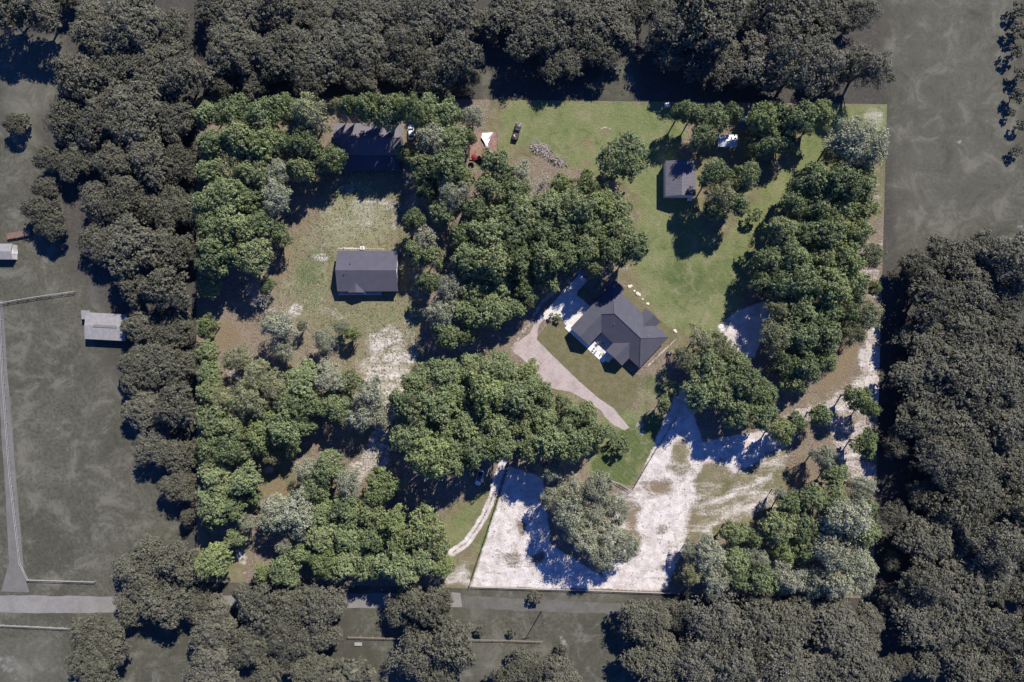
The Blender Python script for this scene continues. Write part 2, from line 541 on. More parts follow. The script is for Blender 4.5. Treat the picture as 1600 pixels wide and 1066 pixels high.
paint(snd, PX, PY, [('p', [(180, 893), (300, 880), (305, 908), (150, 905)], 0.62, 12), ('e', (100, 660, 22, 22), 0.45, 30),
                    ('e', (105, 780, 28, 10), 0.42, 16), ('e', (70, 500, 25, 6), 0.45, 12), ('e', (1498, 221, 4, 5), 1, 3),
                    ('e', (1402, 290, 3, 3), 0.9, 3), ('l', ([(1590, 352), (1640, 385)], 3), 0.6, 4), ('e', (12, 1030, 22, 16), 0.55, 20),
                    ('e', (20, 1040, 25, 18), 0.5, 20), ('e', (85, 98, 8, 10), 0.5, 10), ('e', (960, 108, 7, 4), 0.7, 5),
                    ('l', ([(700, 936), (1000, 948)], 5), 0.45, 8), ('l', ([(705, 957), (1000, 968)], 2), 0.4, 4),
                    ('e', (880, 1003, 8, 10), 0.6, 10), ('e', (100, 870, 60, 12), 0.3, 20)])
me = grid_mesh('ground', PX, PY, 0.0, pasture_material(), {'litter': lit, 'pale': pale, 'sand': snd})
tag(link('ground', me), kind='structure')

# the lot itself
nu, nv = 420, 300
uu, vv = np.meshgrid(np.linspace(0, 1, nu), np.linspace(0, 1, nv))
c = [np.array(p, float) for p in LOT]
PX = (1 - vv) * ((1 - uu) * c[0][0] + uu * c[1][0]) + vv * ((1 - uu) * c[3][0] + uu * c[2][0])
PY = (1 - vv) * ((1 - uu) * c[0][1] + uu * c[1][1]) + vv * ((1 - uu) * c[3][1] + uu * c[2][1])
ch = {k: np.zeros_like(PX) for k in ('litter', 'lawn', 'lush', 'tan', 'sand', 'fleck')}
ch['litter'][:] = 0.65
ch['fleck'][:] = 0.15
paint(ch['litter'], PX, PY, [
    ('p', [(515, 262), (610, 262), (640, 330), (660, 400), (660, 560), (600, 700), (560, 700), (540, 560), (440, 470), (430, 400), (500, 330)], 0.15, 30),
    ('p', [(765, 155), (1060, 155), (1040, 240), (1010, 330), (1010, 400), (1140, 520), (1060, 560), (960, 430), (1000, 330), (900, 240), (760, 250)], 0, 20),
    ('p', [(1080, 240), (1300, 150), (1386, 165), (1380, 330), (1180, 440), (1100, 500), (1050, 400)], 0, 20),
    ('p', [(690, 790), (790, 740), (740, 917), (690, 917)], 0, 15),
    ('p', [(1040, 690), (1220, 690), (1230, 790), (1130, 840), (1040, 840)], 0.15, 30), ('e', (430, 770, 40, 60), 0.3, 40), ('e', (350, 870, 40, 40), 0.35, 30),
    ('e', (880, 630, 50, 30), 0.35, 30)])
paint(ch['lawn'], PX, PY, [
    ('p', [(800, 156), (1070, 158), (1060, 240), (1090, 330), (1120, 390), (1300, 160), (1386, 165), (1375, 250), (1290, 260), (1170, 450), (1150, 500), (1080, 530), (1050, 520), (985, 430), (1000, 330), (1000, 300), (930, 270), (880, 265), (850, 220), (790, 240), (760, 255)], 0.9, 18),
    ('p', [(530, 275), (560, 270), (610, 300), (620, 380), (500, 390), (500, 340)], 0.55, 30),
    ('p', [(450, 400), (520, 400), (520, 480), (600, 470), (650, 470), (650, 520), (560, 510), (470, 480)], 0.5, 30),
    ('p', [(700, 800), (760, 770), (740, 840), (710, 860), (690, 850)], 0.6, 14),
    ('p', [(770, 790), (780, 790), (755, 860), (735, 880)], 0.75, 8),
    ('e', (330, 880, 25, 25), 0.5, 15), ('e', (350, 890, 14, 18), 0.5, 15),
    ('p', [(945, 640), (1050, 640), (987, 762), (920, 742), (925, 680)], 1, 8),
    ('p', [(1000, 590), (1050, 560), (1060, 600), (1050, 660), (985, 650)], 0.5, 15)])
paint(ch['lush'], PX, PY, [
    ('e', (1075, 430, 50, 42), 0.75, 50), ('e', (1135, 420, 38, 50), 0.6, 40), ('e', (1090, 380, 60, 40), 0.35, 40),
    ('p', [(985, 655), (1050, 645), (987, 762), (925, 742), (935, 700)], 0.85, 10),
    ('e', (1260, 290, 40, 30), 0.35, 40), ('e', (548, 305, 26, 18), 0.8, 18), ('e', (485, 440, 22, 44), 0.75, 22), ('e', (500, 400, 20, 24), 0.6, 20), ('e', (530, 480, 30, 10), 0.5, 16), ('e', (640, 470, 14, 20), 0.4, 16),
    ('e', (755, 255, 14, 10), 0.9, 8), ('e', (600, 480, 40, 10), 0.35, 20), ('e', (1030, 610, 20, 14), 0.7, 12),
    ('e', (940, 185, 70, 14), 0.25, 20), ('e', (880, 235, 18, 12), 0.6, 12), ('l', ([(776, 790), (745, 870)], 5), 0.6, 8),
    ('e', (1010, 595, 14, 14), 0.6, 12)])
paint(ch['tan'], PX, PY, [
    ('e', (355, 525, 22, 22), 0.75, 18), ('e', (440, 415, 18, 35), 0.65, 18), ('e', (530, 275, 14, 14), 0.6, 16),
    ('e', (470, 340, 20, 25), 0.5, 20), ('e', (745, 280, 20, 14), 0.5, 14), ('e', (565, 585, 22, 22), 0.5, 18),
    ('e', (480, 530, 18, 16), 0.5, 18), ('e', (430, 770, 22, 30), 0.6, 16), ('e', (420, 800, 14, 25), 0.6, 16),
    ('p', [(1040, 770), (1080, 740), (1130, 770), (1190, 790), (1200, 760), (1220, 760), (1210, 800), (1130, 830), (1060, 830), (1060, 800)], 0.42, 30),
    ('p', [(970, 780), (1005, 800), (1000, 850), (975, 870)], 0.75, 12), ('e', (1020, 765, 28, 12), 0.7, 10),
    ('p', [(1310, 530), (1345, 545), (1330, 600), (1290, 620), (1270, 600)], 0.7, 14), ('e', (1245, 730, 30, 14), 0.5, 16),
    ('e', (1110, 730, 22, 12), 0.6, 14), ('e', (1060, 700, 12, 12), 0.5, 10), ('e', (725, 870, 25, 12), 0.5, 14),
    ('e', (1068, 560, 20, 14), 0.7, 12), ('e', (1020, 480, 30, 12), 0.35, 20), ('e', (985, 430, 22, 16), 0.5, 14),
    ('e', (890, 240, 12, 12), 0.3, 12), ('e', (945, 206, 12, 8), 0.5, 4), ('e', (917, 255, 6, 7), 0.8, 3), ('e', (917, 225, 10, 8), 0.6, 6),
    ('e', (800, 235, 30, 25), 0.35, 20), ('l', ([(1145, 300), (1180, 400)], 10), 0.2, 20)])
paint(ch['sand'], PX, PY, [
    ('p', [(795, 728), (735, 917), (1040, 924), (1070, 850), (1085, 790), (1150, 740), (1230, 700), (1215, 670), (1150, 680), (1100, 690), (1085, 650), (1110, 600), (1060, 600), (1000, 745), (985, 765), (960, 770), (940, 900), (860, 850), (850, 745)], 0.95, 9),
    ('e', (1019, 762, 34, 16), 0.36, 22), ('p', [(968, 778), (1003, 790), (1000, 850), (972, 870)], 0.33, 26),
    ('e', (812, 822, 12, 11), 0.3, 14), ('e', (840, 875, 11, 9), 0.3, 12), ('e', (1035, 830, 15, 9), 0.3, 12),
    ('e', (800, 870, 22, 10), 0.45, 12), ('e', (1065, 715, 22, 30), 0.45, 14), ('e', (1062, 705, 10, 12), 0.3, 12),
    ('p', [(1085, 735), (1125, 715), (1150, 740), (1095, 790), (1075, 770)], 0.36, 24),
    ('p', [(1085, 790), (1150, 745), (1220, 690), (1240, 710), (1210, 800), (1150, 830), (1080, 840), (1050, 870)], 0.46, 40),
    ('p', [(1330, 600), (1370, 530), (1378, 530), (1372, 750), (1350, 760), (1310, 740), (1290, 660), (1220, 690), (1215, 660), (1280, 625)], 0.52, 26),
    ('p', [(1345, 520), (1378, 500), (1374, 660), (1335, 640)], 0.66, 20),
    ('p', [(1120, 510), (1150, 488), (1195, 470), (1205, 490), (1180, 560), (1150, 560)], 0.9, 8),
    ('p', [(1335, 380), (1378, 370), (1372, 470), (1345, 470)], 0.5, 20),
    ('p', [(1345, 260), (1382, 250), (1378, 330), (1350, 320)], 0.40, 16),
    ('p', [(570, 520), (600, 505), (660, 520), (650, 580), (620, 660), (580, 740), (550, 740), (590, 660), (580, 600)], 0.50, 22),
    ('e', (615, 565, 30, 50), 0.58, 24), ('e', (600, 640, 14, 20), 0.6, 12), ('e', (465, 480, 12, 12), 0.6, 10), ('e', (600, 330, 26, 26), 0.6, 24), ('e', (560, 300, 24, 12), 0.5, 20), ('e', (600, 590, 44, 60), 0.62, 40), ('e', (590, 700, 16, 40), 0.6, 20), ('e', (560, 740, 16, 20), 0.55, 16), ('l', ([(1090, 722), (1150, 702), (1215, 674)], 9), 0.9, 10), ('l', ([(1085, 792), (1140, 775), (1205, 742)], 4), 0.68, 9), ('l', ([(1100, 832), (1135, 805), (1175, 790)], 4), 0.62, 9), ('e', (650, 430, 14, 50), 0.45, 20),
    ('e', (520, 490, 24, 10), 0.45, 14), ('e', (580, 330, 40, 30), 0.42, 26), ('e', (530, 350, 20, 14), 0.40, 20),
    ('e', (640, 300, 14, 40), 0.42, 20), ('e', (470, 575, 20, 12), 0.4, 14), ('e', (640, 520, 20, 30), 0.4, 20),
    ('e', (385, 570, 26, 30), 0.42, 18), ('e', (420, 735, 8, 8), 0.5, 8), ('e', (378, 870, 8, 30), 0.5, 10), ('e', (610, 650, 10, 10), 0.7, 8),
    ('p', [(690, 880), (735, 878), (738, 917), (690, 916)], 0.62, 16),
    ('l', ([(902, 428), (985, 420)], 8), 0.4, 12), ('l', ([(960, 440), (990, 470), (1028, 503)], 1.6), 0.62, 3), ('l', ([(1028, 503), (1056, 524)], 1.4), 0.7, 3),
    ('l', ([(1056, 530), (1012, 572)], 1.6), 0.62, 3),
    ('e', (845, 233, 16, 10), 0.5, 9), ('l', ([(935, 205), (945, 198), (958, 204)], 1.2), 0.6, 2),
    ('e', (880, 530, 20, 20), 0.0, 10), ('l', ([(800, 545), (850, 470), (905, 425)], 4), 0.5, 6),
    ('e', (730, 540, 30, 30), 0.35, 30), ('e', (770, 470, 20, 30), 0.35, 20), ('e', (530, 403, 4, 4), 0.4, 6), ('e', (500, 402, 16, 8), 0.42, 6),
    ('l', ([(529, 387), (602, 388)], 1.2), 0.8, 1.6), ('e', (1000, 670, 10, 14), 0.45, 8), ('e', (1362, 185, 18, 16), 0.38, 14),
    ('l', ([(1062, 640), (1018, 712), (1000, 760), (1030, 800), (1046, 850), (1040, 905)], 1.0), 0.6, 4), ('l', ([(1072, 646), (1028, 718), (1012, 760), (1042, 800), (1058, 850), (1052, 905)], 1.0), 0.6, 4),
    ('l', ([(1040, 905), (900, 900), (760, 895)], 1.2), 0.55, 5), ('l', ([(790, 770), (770, 840), (790, 880)], 1.2), 0.62, 5),
    ('l', ([(786, 722), (777, 750), (768, 780), (757, 806), (743, 828), (729, 848), (706, 864)], 6.5), 0.85, 3.5),
    ('l', ([(786, 722), (777, 750), (768, 780), (757, 806), (743, 828), (729, 848), (706, 864)], 0.8), 0.3, 1.5)])
paint(ch['fleck'], PX, PY, [
    ('p', [(515, 262), (610, 262), (640, 330), (660, 400), (660, 560), (600, 700), (560, 700), (440, 560), (430, 400), (500, 330)], 0.75, 30),
    ('e', (540, 350, 60, 40), 0.95, 30), ('e', (470, 470, 40, 40), 0.9, 20), ('e', (1080, 290, 20, 10), 0.3, 10), ('e', (1362, 185, 20, 20), 0.9, 14),
    ('e', (1230, 255, 20, 14), 0.7, 14), ('p', [(690, 880), (738, 878), (738, 917), (690, 916)], 0.9, 10), ('e', (950, 600, 300, 200), 0.4, 60),
    ('e', (1040, 420, 60, 60), 0.1, 20)])
me = grid_mesh('lawn', PX, PY, 0.004, lot_material(), ch)
tag(link('lawn', me), kind='structure')


def sheet(name, pts, z, mat, jit=0.0, seed=1, step=6):
    rnd = random.Random(seed)
    out = []
    n = len(pts)
    for i in range(n):
        x0, y0 = pts[i]
        x1, y1 = pts[(i + 1) % n]
        k = max(1, int(math.hypot(x1 - x0, y1 - y0) / step)) if jit else 1
        for j in range(k):
            t = j / k
            out.append((x0 + (x1 - x0) * t + rnd.uniform(-jit, jit), y0 + (y1 - y0) * t + rnd.uniform(-jit, jit)))
    mb = MB()
    mb.add([(P(x, y).x, P(x, y).y, z) for x, y in out], [tuple(range(len(out)))])
    o = mb.build(name, mat)
    if o.data.polygons[0].normal.z < 0: o.data.flip_normals()
    return tag(o, kind='structure')


sheet('road', [(-400, 925), (140, 932), (330, 931), (560, 928), (720, 926), (722, 948), (560, 950), (330, 951), (140, 958), (-400, 956)], 0.008, M['road'], 0.8, 3, 12)
M['lane'] = two_tone('dimmed_dirt_lane', (0.135, 0.130, 0.115), (0.095, 0.095, 0.080), 0.3, 1.5, 0.35, 0.7, 0.95, 0.3)  # lane colour carries the same painted dimming as the road
sheet('dirt_lane', [(722, 931), (860, 938), (1010, 946), (1010, 961), (860, 956), (722, 950)], 0.006, M['lane'], 0.9, 9, 8)
sheet('driveway_lane', [(-4, 470), (4, 470), (14, 610), (26, 760), (38, 900), (46, 926), (2, 924), (14, 880), (8, 760), (-2, 610)], 0.010, M['asphalt'], 0.5, 4, 20)
sheet('gravel_driveway', [(852, 494), (842, 508), (838, 530), (872, 562), (905, 594), (935, 620), (962, 642), (984, 668), (975, 672), (955, 662), (938, 640), (915, 625), (890, 612), (860, 606), (838, 590), (822, 566), (800, 548), (812, 532), (828, 520), (838, 500), (845, 488)], 0.008, M['gravel'], 0.7, 5)
sheet('sod_lawn', [(838, 530), (856, 505), (878, 505), (896, 520), (1003, 592), (994, 612), (1000, 618), (992, 628), (970, 646), (935, 622), (905, 596), (872, 564)], 0.012, M['sod'], 0.25, 6)
sheet('sod_strip', [(966, 440), (1058, 524), (1046, 540), (1030, 534), (950, 450)], 0.012, M['sod'], 0.3, 7)
sheet('concrete_driveway', [(906, 428), (918, 438), (903, 455), (902, 461), (923, 479), (895, 514), (888, 512), (882, 505), (872, 492), (852, 500), (846, 494), (856, 482)], 0.016, M['concrete'], 0.3, 8)
sheet('walkway', [(882.5, 512.5), (889, 506), (951, 560), (942, 567)], 0.020, M['whitewall'])
sheet('patio', [(941, 520), (964, 541), (947, 559), (923, 538)], 0.024, M['concrete'])
sheet('porch_slab', [(944, 561), (956, 549), (962, 555), (950, 567)], 0.028, M['concrete'])

# ------------------------------------------------------------------ building helpers
def add_opening(parent, kind, cx, cy, ang, z0, w, h, mat_f=None):
    """a window or a door standing on a wall; ang = direction of the wall's outward normal"""
    m = Matrix.Translation((cx, cy, 0)) @ Matrix.Rotation(ang, 4, 'Z')
    f = MB()
    t = 0.09
    for (y0, y1, a, b) in ((-w / 2 - t, -w / 2, z0, z0 + h), (w / 2, w / 2 + t, z0, z0 + h), (-w / 2 - t, w / 2 + t, z0 + h, z0 + h + t), (-w / 2 - t, w / 2 + t, z0 - t, z0)):
        f.box(-0.02, 0.06, y0, y1, a, b, m)
    fr = f.build(kind, mat_f or M['trim'], parent)
    g = MB()
    g.box(-0.02, 0.03, -w / 2, w / 2, z0, z0 + h, m)
    g.build('pane' if kind == 'window' else 'panel', M['glass'] if kind == 'window' else M['whitewall'], fr)
    if kind == 'door':
        k = MB()
        k.box(0.03, 0.08, w / 2 - 0.18, w / 2 - 0.10, z0 + 0.95, z0 + 1.08, m)
        k.build('handle', M['tyre'], fr)
    return fr


def thick_roof(name, verts, faces, t, mat, parent):
    """sloped faces with a fascia of thickness t under their outer edge"""
    mb = MB()
    mb.add(verts, faces)
    me = mb.mesh(name, mat)
    bm = bmesh.new()
    bm.from_mesh(me)
    bmesh.ops.remove_doubles(bm, verts=bm.verts, dist=0.001)
    bmesh.ops.recalc_face_normals(bm, faces=bm.faces)
    if sum(f.normal.z for f in bm.faces) < 0:
        bmesh.ops.reverse_faces(bm, faces=bm.faces)
    r = bmesh.ops.extrude_face_region(bm, geom=bm.faces[:])
    nv_ = [g for g in r['geom'] if isinstance(g, bmesh.types.BMVert)]
    bmesh.ops.translate(bm, verts=nv_, vec=(0, 0, -t))
    bmesh.ops.recalc_face_normals(bm, faces=bm.faces)
    bm.to_mesh(me)
    bm.free()
    return link(name, me, parent)


def gable_building(name, cx, cy, L, W, eave, ridge, rz, mats, label, cat, over=0.35, off=0.0):
    """ridge along local x; origin at the ground"""
    root = empty(name, (cx, cy, 0), rz, label, cat)
    wl, rf = mats
    w = MB()
    x, y = L / 2 - over, W / 2 - over
    rr = ridge - 0.10 - (ridge - eave) * 0.0
    e2 = eave + (ridge - eave) * over / (W / 2) - 0.14
    w.add([(-x, -y, 0), (x, -y, 0), (x, y, 0), (-x, y, 0), (-x, -y, e2), (x, -y, e2), (x, y, e2), (-x, y, e2), (-x, off, rr - 0.04), (x, off, rr - 0.04)],
          [(0, 1, 5, 4), (2, 3, 7, 6), (1, 2, 6, 9, 5), (3, 0, 4, 8, 7)])
    w.build('wall', wl, root)
    X, Y = L / 2, W / 2
    thick_roof('roof', [(-X, -Y, eave), (X, -Y, eave), (X, off, ridge), (-X, off, ridge), (X, Y, eave), (-X, Y, eave)], [(0, 1, 2, 3), (3, 2, 4, 5)], 0.10, rf, root)
    return root


# ------------------------------------------------------------------ main house (hipped, turned forty-odd degrees)
HS = S / 5.33
ZE, PITCH = 2.9, 0.50
hc = P(840 + 640 / 5.33, 400 + 480 / 5.33, ZE + 178 * HS * PITCH)
kk = HS * (CAM_H - ZE - 0.8) / CAM_H
house = empty('house', (hc.x, hc.y, 0), math.atan2(-0.684, 0.73), 'large house with a dark many-hipped shingle roof beside the gravel driveway', 'house')
# local x = u, local y = -v


def HU(u, v, h=0):
    return (u * kk, -v * kk, ZE + h * kk * PITCH)


hv = {k: HU(*c_) for k, c_ in {
    'A': (0, 0, 178), 'B': (296, 0, 178), 'nw0': (-178, -218, 0), 'nw1': (-178, 330, 0), 'W1': (-72, 330, 106), 'W2': (-72, 72, 106),
    'we': (34, 330, 0), 'wi': (34, 178, 0), 's1': (122.5 - 245, -122.5, 55.5), 's0': (-122.5, -218, 55.5), 'se': (-67, -218, 0), 'si': (-67, -178, 0),
    'b0': (168, 178, 0), 'b1': (352, 178, 0), 'bm': (260, 86, 92), 'b2': (168, 263, 0), 'b3': (352, 263, 0), 'ba': (260, 263, 92),
    'S': (474, 178, 0), 'E': (474, -178, 0), 'n0': (170, -178, 0), 'n1': (336, -178, 0), 'nm': (253, -95, 83), 'n2': (170, -224, 0), 'n3': (336, -224, 0), 'na': (253, -224, 83)}.items()}
keys = list(hv)
hf = ['nw0 nw1 W1 W2 A s1 s0', "we wi W2 W1", 'A W2 wi b0 bm b1 S B', 'b0 b2 ba bm', 'b3 b1 bm ba', 'E S B',
      'A s1 si n0 nm n1 E B', 'se si s1 s0', 'n0 n2 na nm', 'n3 n1 nm na']
house_roof = thick_roof('roof', [hv[k] for k in keys], [tuple(keys.index(k) for k in f.split()) for f in hf], 0.16, M['shingle'], house)
rc = MB()
for a, b in (('A', 'B'), ('W1', 'W2'), ('ba', 'bm'), ('na', 'nm'), ('B', 'S'), ('B', 'E'), ('A', 'W2'), ('A', 's1'), ('s1', 's0')):
    rc.tube([Vector(hv[a]) + Vector((0, 0, 0.02)), Vector(hv[b]) + Vector((0, 0, 0.02))], [0.09, 0.09], 6)
rc.build('ridge_cap', M['shingle2'], house_roof)
for (u, v) in ((120, -60), (200, -40), (330, -60), (60, 60)):
    vp = MB()
    q = HU(u, v, 178 - abs(v))
    vp.tube([(q[0], q[1], q[2] - 0.1), (q[0], q[1], q[2] + 0.35)], [0.09, 0.09], 8)
    vp.build('vent_pipe', M['concrete2'], house_roof)
i_ = 15
wp = [(-178 + i_, -218 + i_), (-67 - i_, -218 + i_), (-67 - i_, -178 + i_), (170 + i_, -178 + i_), (170 + i_, -224 + i_), (336 - i_, -224 + i_), (336 - i_, -178 + i_), (474 - i_, -178 + i_),
      (474 - i_, 178 - i_), (352 - i_, 178 - i_), (352 - i_, 263 - i_), (168 + i_, 263 - i_), (168 + i_, 178 - i_), (34 - i_, 178 - i_), (34 - i_, 330 - i_), (-178 + i_, 330 - i_)]
wm = MB()
n_ = len(wp)
wm.add([(u * kk, -v * kk, 0) for u, v in wp] + [(u * kk, -v * kk, ZE - 0.1) for u, v in wp], [(i, (i + 1) % n_, n_ + (i + 1) % n_, n_ + i) for i in range(n_)] + [tuple(range(n_, 2 * n_))])
for a_, b_, v_, h_ in ((-178 + i_, 34 - i_, 330 - i_, 106), (168 + i_, 352 - i_, 263 - i_, 92), (170 + i_, 336 - i_, -224 + i_, 83), (-178 + i_, -67 - i_, -218 + i_, 55)):
    m2 = (a_ + b_) / 2
    t_ = ZE - 0.1
    top = ZE + h_ * kk * PITCH - 0.25
    wm.add([(a_ * kk, -v_ * kk, t_), (b_ * kk, -v_ * kk, t_), (m2 * kk, -v_ * kk, top)], [(0, 1, 2)])
wm.build('wall', M['cream'], house)
for (u, v, ang, kind, z0, w, h) in ((-163, -60, math.pi, 'garage_door', 0.05, 4.8, 2.2), (-163, 60, math.pi, 'garage_door', 0.05, 2.6, 2.2), (-72, 315, -math.pi / 2, 'window', 0.9, 1.6, 1.3), (260, 248, -math.pi / 2, 'window', 0.9, 1.8, 1.4),
                                (100, 163, -math.pi / 2, 'door', 0.05, 1.0, 2.1), (410, 163, -math.pi / 2, 'window', 0.9, 1.4, 1.3), (459, -80, 0, 'window', 0.9, 1.4, 1.3), (459, 80, 0, 'window', 0.9, 1.4, 1.3),
                                (60, -163, math.pi / 2, 'window', 0.9, 1.6, 1.3), (253, -209, math.pi / 2, 'window', 0.5, 2.2, 1.9), (400, -163, math.pi / 2, 'window', 0.9, 1.4, 1.3)):
    add_opening(house, kind, u * kk, -v * kk, ang, z0, w, h)
pc = MB()
for (u, v) in ((45, 300), (160, 250), (45, 190)):
    pc.box(u * kk - 0.12, u * kk + 0.12, -v * kk - 0.12, -v * kk + 0.12, 0.03, ZE - 0.35)

# ------------------------------------------------------------------ white-walled cottage left of centre
g0, g1 = P(572.5, 421.5, 5.6), P(572.5, 421.5, 5.6)
k3 = S * (CAM_H - 3.0) / CAM_H
cot = gable_building('cottage', P(574, 423.5, 3.2).x, P(574, 423.5, 3.2).y, 94.5 * k3, 63.5 * k3, 3.0, 5.3, 0, (M['whitewall'], M['shingle2']),
                     'rectangular white cottage with slate gable roof and small porch gable, standing in the dry clearing', 'cottage')
W2_ = 63.5 * k3 / 2
sl = (5.3 - 3.0) / W2_
dx = (556.5 - 574) * k3
hh = 12.5 * k3
zr = 3.0 + hh * sl * 1.0
yv = -W2_ + (zr - 3.0) / sl
thick_roof('porch_roof', [(dx - hh, -W2_ - 0.35, 2.98), (dx, -W2_ - 0.35, zr + 0.02), (dx + hh, -W2_ - 0.35, 2.98), (dx - hh, -W2_, 3.02), (dx, yv, zr + 0.02), (dx + hh, -W2_, 3.02)],
           [(0, 1, 4, 3), (1, 2, 5, 4)], 0.08, M['shingle2'], cot)
dk = MB()
dk.box(-9.0, 3.6, -W2_ - 0.9, -W2_ + 0.36, 0.05, 0.45)
deck = dk.build('porch_deck', M['concrete2'], cot)
rl = MB()
for x0 in np.arange(-8.9, 3.6, 2.08):
    rl.box(x0 - 0.05, x0 + 0.05, -W2_ - 0.88, -W2_ - 0.78, 0.45, 1.5)
rl.box(-8.95, 3.55, -W2_ - 0.87, -W2_ - 0.79, 1.5, 1.58)
rl.build('railing', M['trim'], cot)
for (x, y, ang, kind, z0, w, h) in ((-4, -W2_ + 0.35, -math.pi / 2, 'door', 0.45, 1.0, 2.0), (-7, -W2_ + 0.35, -math.pi / 2, 'window', 1.2, 1.4, 1.2), (1.5, -W2_ + 0.35, -math.pi / 2, 'window', 1.2, 1.4, 1.2),
                                (5.5, -W2_ + 0.35, -math.pi / 2, 'window', 1.2, 1.4, 1.2), (94.5 * k3 / 2 - 0.35, 0, 0, 'window', 1.2, 1.4, 1.2), (-94.5 * k3 / 2 + 0.35, 0, math.pi, 'window', 1.2, 1.4, 1.2),
                                (-3, W2_ - 0.35, math.pi / 2, 'window', 1.2, 1.4, 1.2), (4, W2_ - 0.35, math.pi / 2, 'window', 1.2, 1.4, 1.2)):
    add_opening(cot, kind, x, y, ang, z0, w, h)
for (px, py) in ((546.5, 412.5), (537.5, 428.7)):
    q = P(px, py, 5.0)
    v_ = MB()
    x_, y_ = q.x - cot.location.x, q.y - cot.location.y
    z_ = 5.3 - abs(y_) * sl
    v_.tube([(x_, y_, z_ - 0.1), (x_, y_, z_ + 0.35)], [0.14, 0.14], 8)
    v_.build('vent_pipe', M['tyre'], cot)
ac = empty('air_conditioner', P(567, 388), 0, 'white air conditioner unit against the back wall of the cottage', 'air conditioner')
b_ = MB(); b_.box(-0.55, 0.55, -0.45, 0.45, 0.0, 0.95); b_.build('casing', M['white'], ac)
b_ = MB(); b_.tube([(0, 0, 0.95), (0, 0, 1.02)], [0.38, 0.36], 14); b_.build('fan_grille', M['concrete2'], ac)
st = empty('porch_chair', P(570.5, 458.6), 0.3, 'white chair at the foot of the cottage porch', 'chair')
b_ = MB(); b_.box(-0.35, 0.35, -0.35, 0.35, 0.40, 0.48); b_.build('seat', M['white'], st)
b_ = MB(); b_.box(-0.35, 0.35, 0.27, 0.35, 0.48, 1.05); b_.build('backrest', M['white'], st)
for x in (-0.3, 0.3):
    for y in (-0.3, 0.3):
        b_ = MB(); b_.box(x - 0.04, x + 0.04, y - 0.04, y + 0.04, 0, 0.40); b_.build('leg', M['white'], st)

# ------------------------------------------------------------------ ribbed metal shed
shc = P(1064.5, 278, 4.2)
shed = gable_building('shed', shc.x, shc.y, 55 * S * 0.98, 47.5 * S * 0.98, 3.6, 4.9, math.pi / 2, (M['whitewall'], M['ribroof']),
                      'grey ribbed-metal shed with a low gable roof on the open lawn', 'shed', 0.15, 0.0)
add_opening(shed, 'garage_door', -0.5, -47.5 * S * 0.49 + 0.15, -math.pi / 2, 0.05, 3.2, 2.6)
add_opening(shed, 'door', -55 * S * 0.49 + 0.15, 1.5, math.pi, 0.05, 1.0, 2.1)
rc = MB(); rc.box(-55 * S * .49, 55 * S * .49, -0.12, 0.12, 4.88, 4.96); rc.build('ridge_cap', M['oldrib'], shed)
tk = empty('utility_box', P(1076.5, 311), 0, 'pale utility box on the grass below the grey metal shed', 'utility box')
b_ = MB(); b_.box(-0.6, 0.6, -0.6, 0.6, 0, 0.9); b_.build('casing', M['concrete'], tk)
b_ = MB(); b_.box(-0.65, 0.65, -0.65, 0.65, 0.9, 0.98); b_.build('lid', M['white'], tk)

# ------------------------------------------------------------------ barn with lean-to, upper left
bc = P(574, 216, 4.4)
Lb, Wb = 105 * S * 0.98, 50 * S * 0.98
barn = gable_building('barn', bc.x, bc.y, Lb, Wb, 3.4, 5.0, 0, (M['concrete2'], M['oldrib']), 'long barn with a weathered ribbed roof and lean-to, under the trees at top left', 'barn', 0.2)
thick_roof('lean_to_roof', [(-Lb / 2 + 1.0, -Wb / 2 - 4.2, 2.3), (Lb / 2 - 0.8, -Wb / 2 - 4.2, 2.3), (Lb / 2 - 0.8, -Wb / 2 - 0.02, 3.2), (-Lb / 2 + 1.0, -Wb / 2 - 0.02, 3.2)], [(0, 1, 2, 3)], 0.08, M['shingle'], barn)
for x in np.linspace(-Lb / 2 + 1.3, Lb / 2 - 1.1, 6):
    b_ = MB(); b_.box(x - 0.08, x + 0.08, -Wb / 2 - 4.1, -Wb / 2 - 3.94, 0, 2.2); b_.build('post', M['wood'], barn)
add_opening(barn, 'door', 2, -Wb / 2 + 0.2, -math.pi / 2, 0.05, 2.4, 2.3)
add_opening(barn, 'window', -5, -Wb / 2 + 0.2, -math.pi / 2, 1.2, 1.4, 1.0)
rc = MB(); rc.box(-Lb / 2, Lb / 2, -0.12, 0.12, 4.97, 5.05); rc.build('ridge_cap', M['oldrib'], barn)

# ------------------------------------------------------------------ white canopy roof upper right
cn = empty('carport', P(1137, 220, 2.6), 0, 'small white-roofed open carport under the trees above the metal shed', 'carport')
cn.location.z = 0
thick_roof('roof', [(-2.8, -1.7, 2.5), (2.8, -1.7, 2.5), (2.8, 0, 2.9), (-2.8, 0, 2.9), (2.8, 1.7, 2.6), (-2.8, 1.7, 2.6)], [(0, 1, 2, 3), (3, 2, 4, 5)], 0.06, M['metalw'], cn)
for x in (-2.6, 0, 2.6):
    for y in (-1.55, 1.55):
        b_ = MB(); b_.box(x - 0.05, x + 0.05, y - 0.05, y + 0.05, 0, 2.5); b_.build('post', M['silver'], cn)
b_ = MB()
b_.box(-2.6, 2.6, -0.05, 0.05, 2.48, 2.56); b_.build('crossbeam', M['silver'], cn)


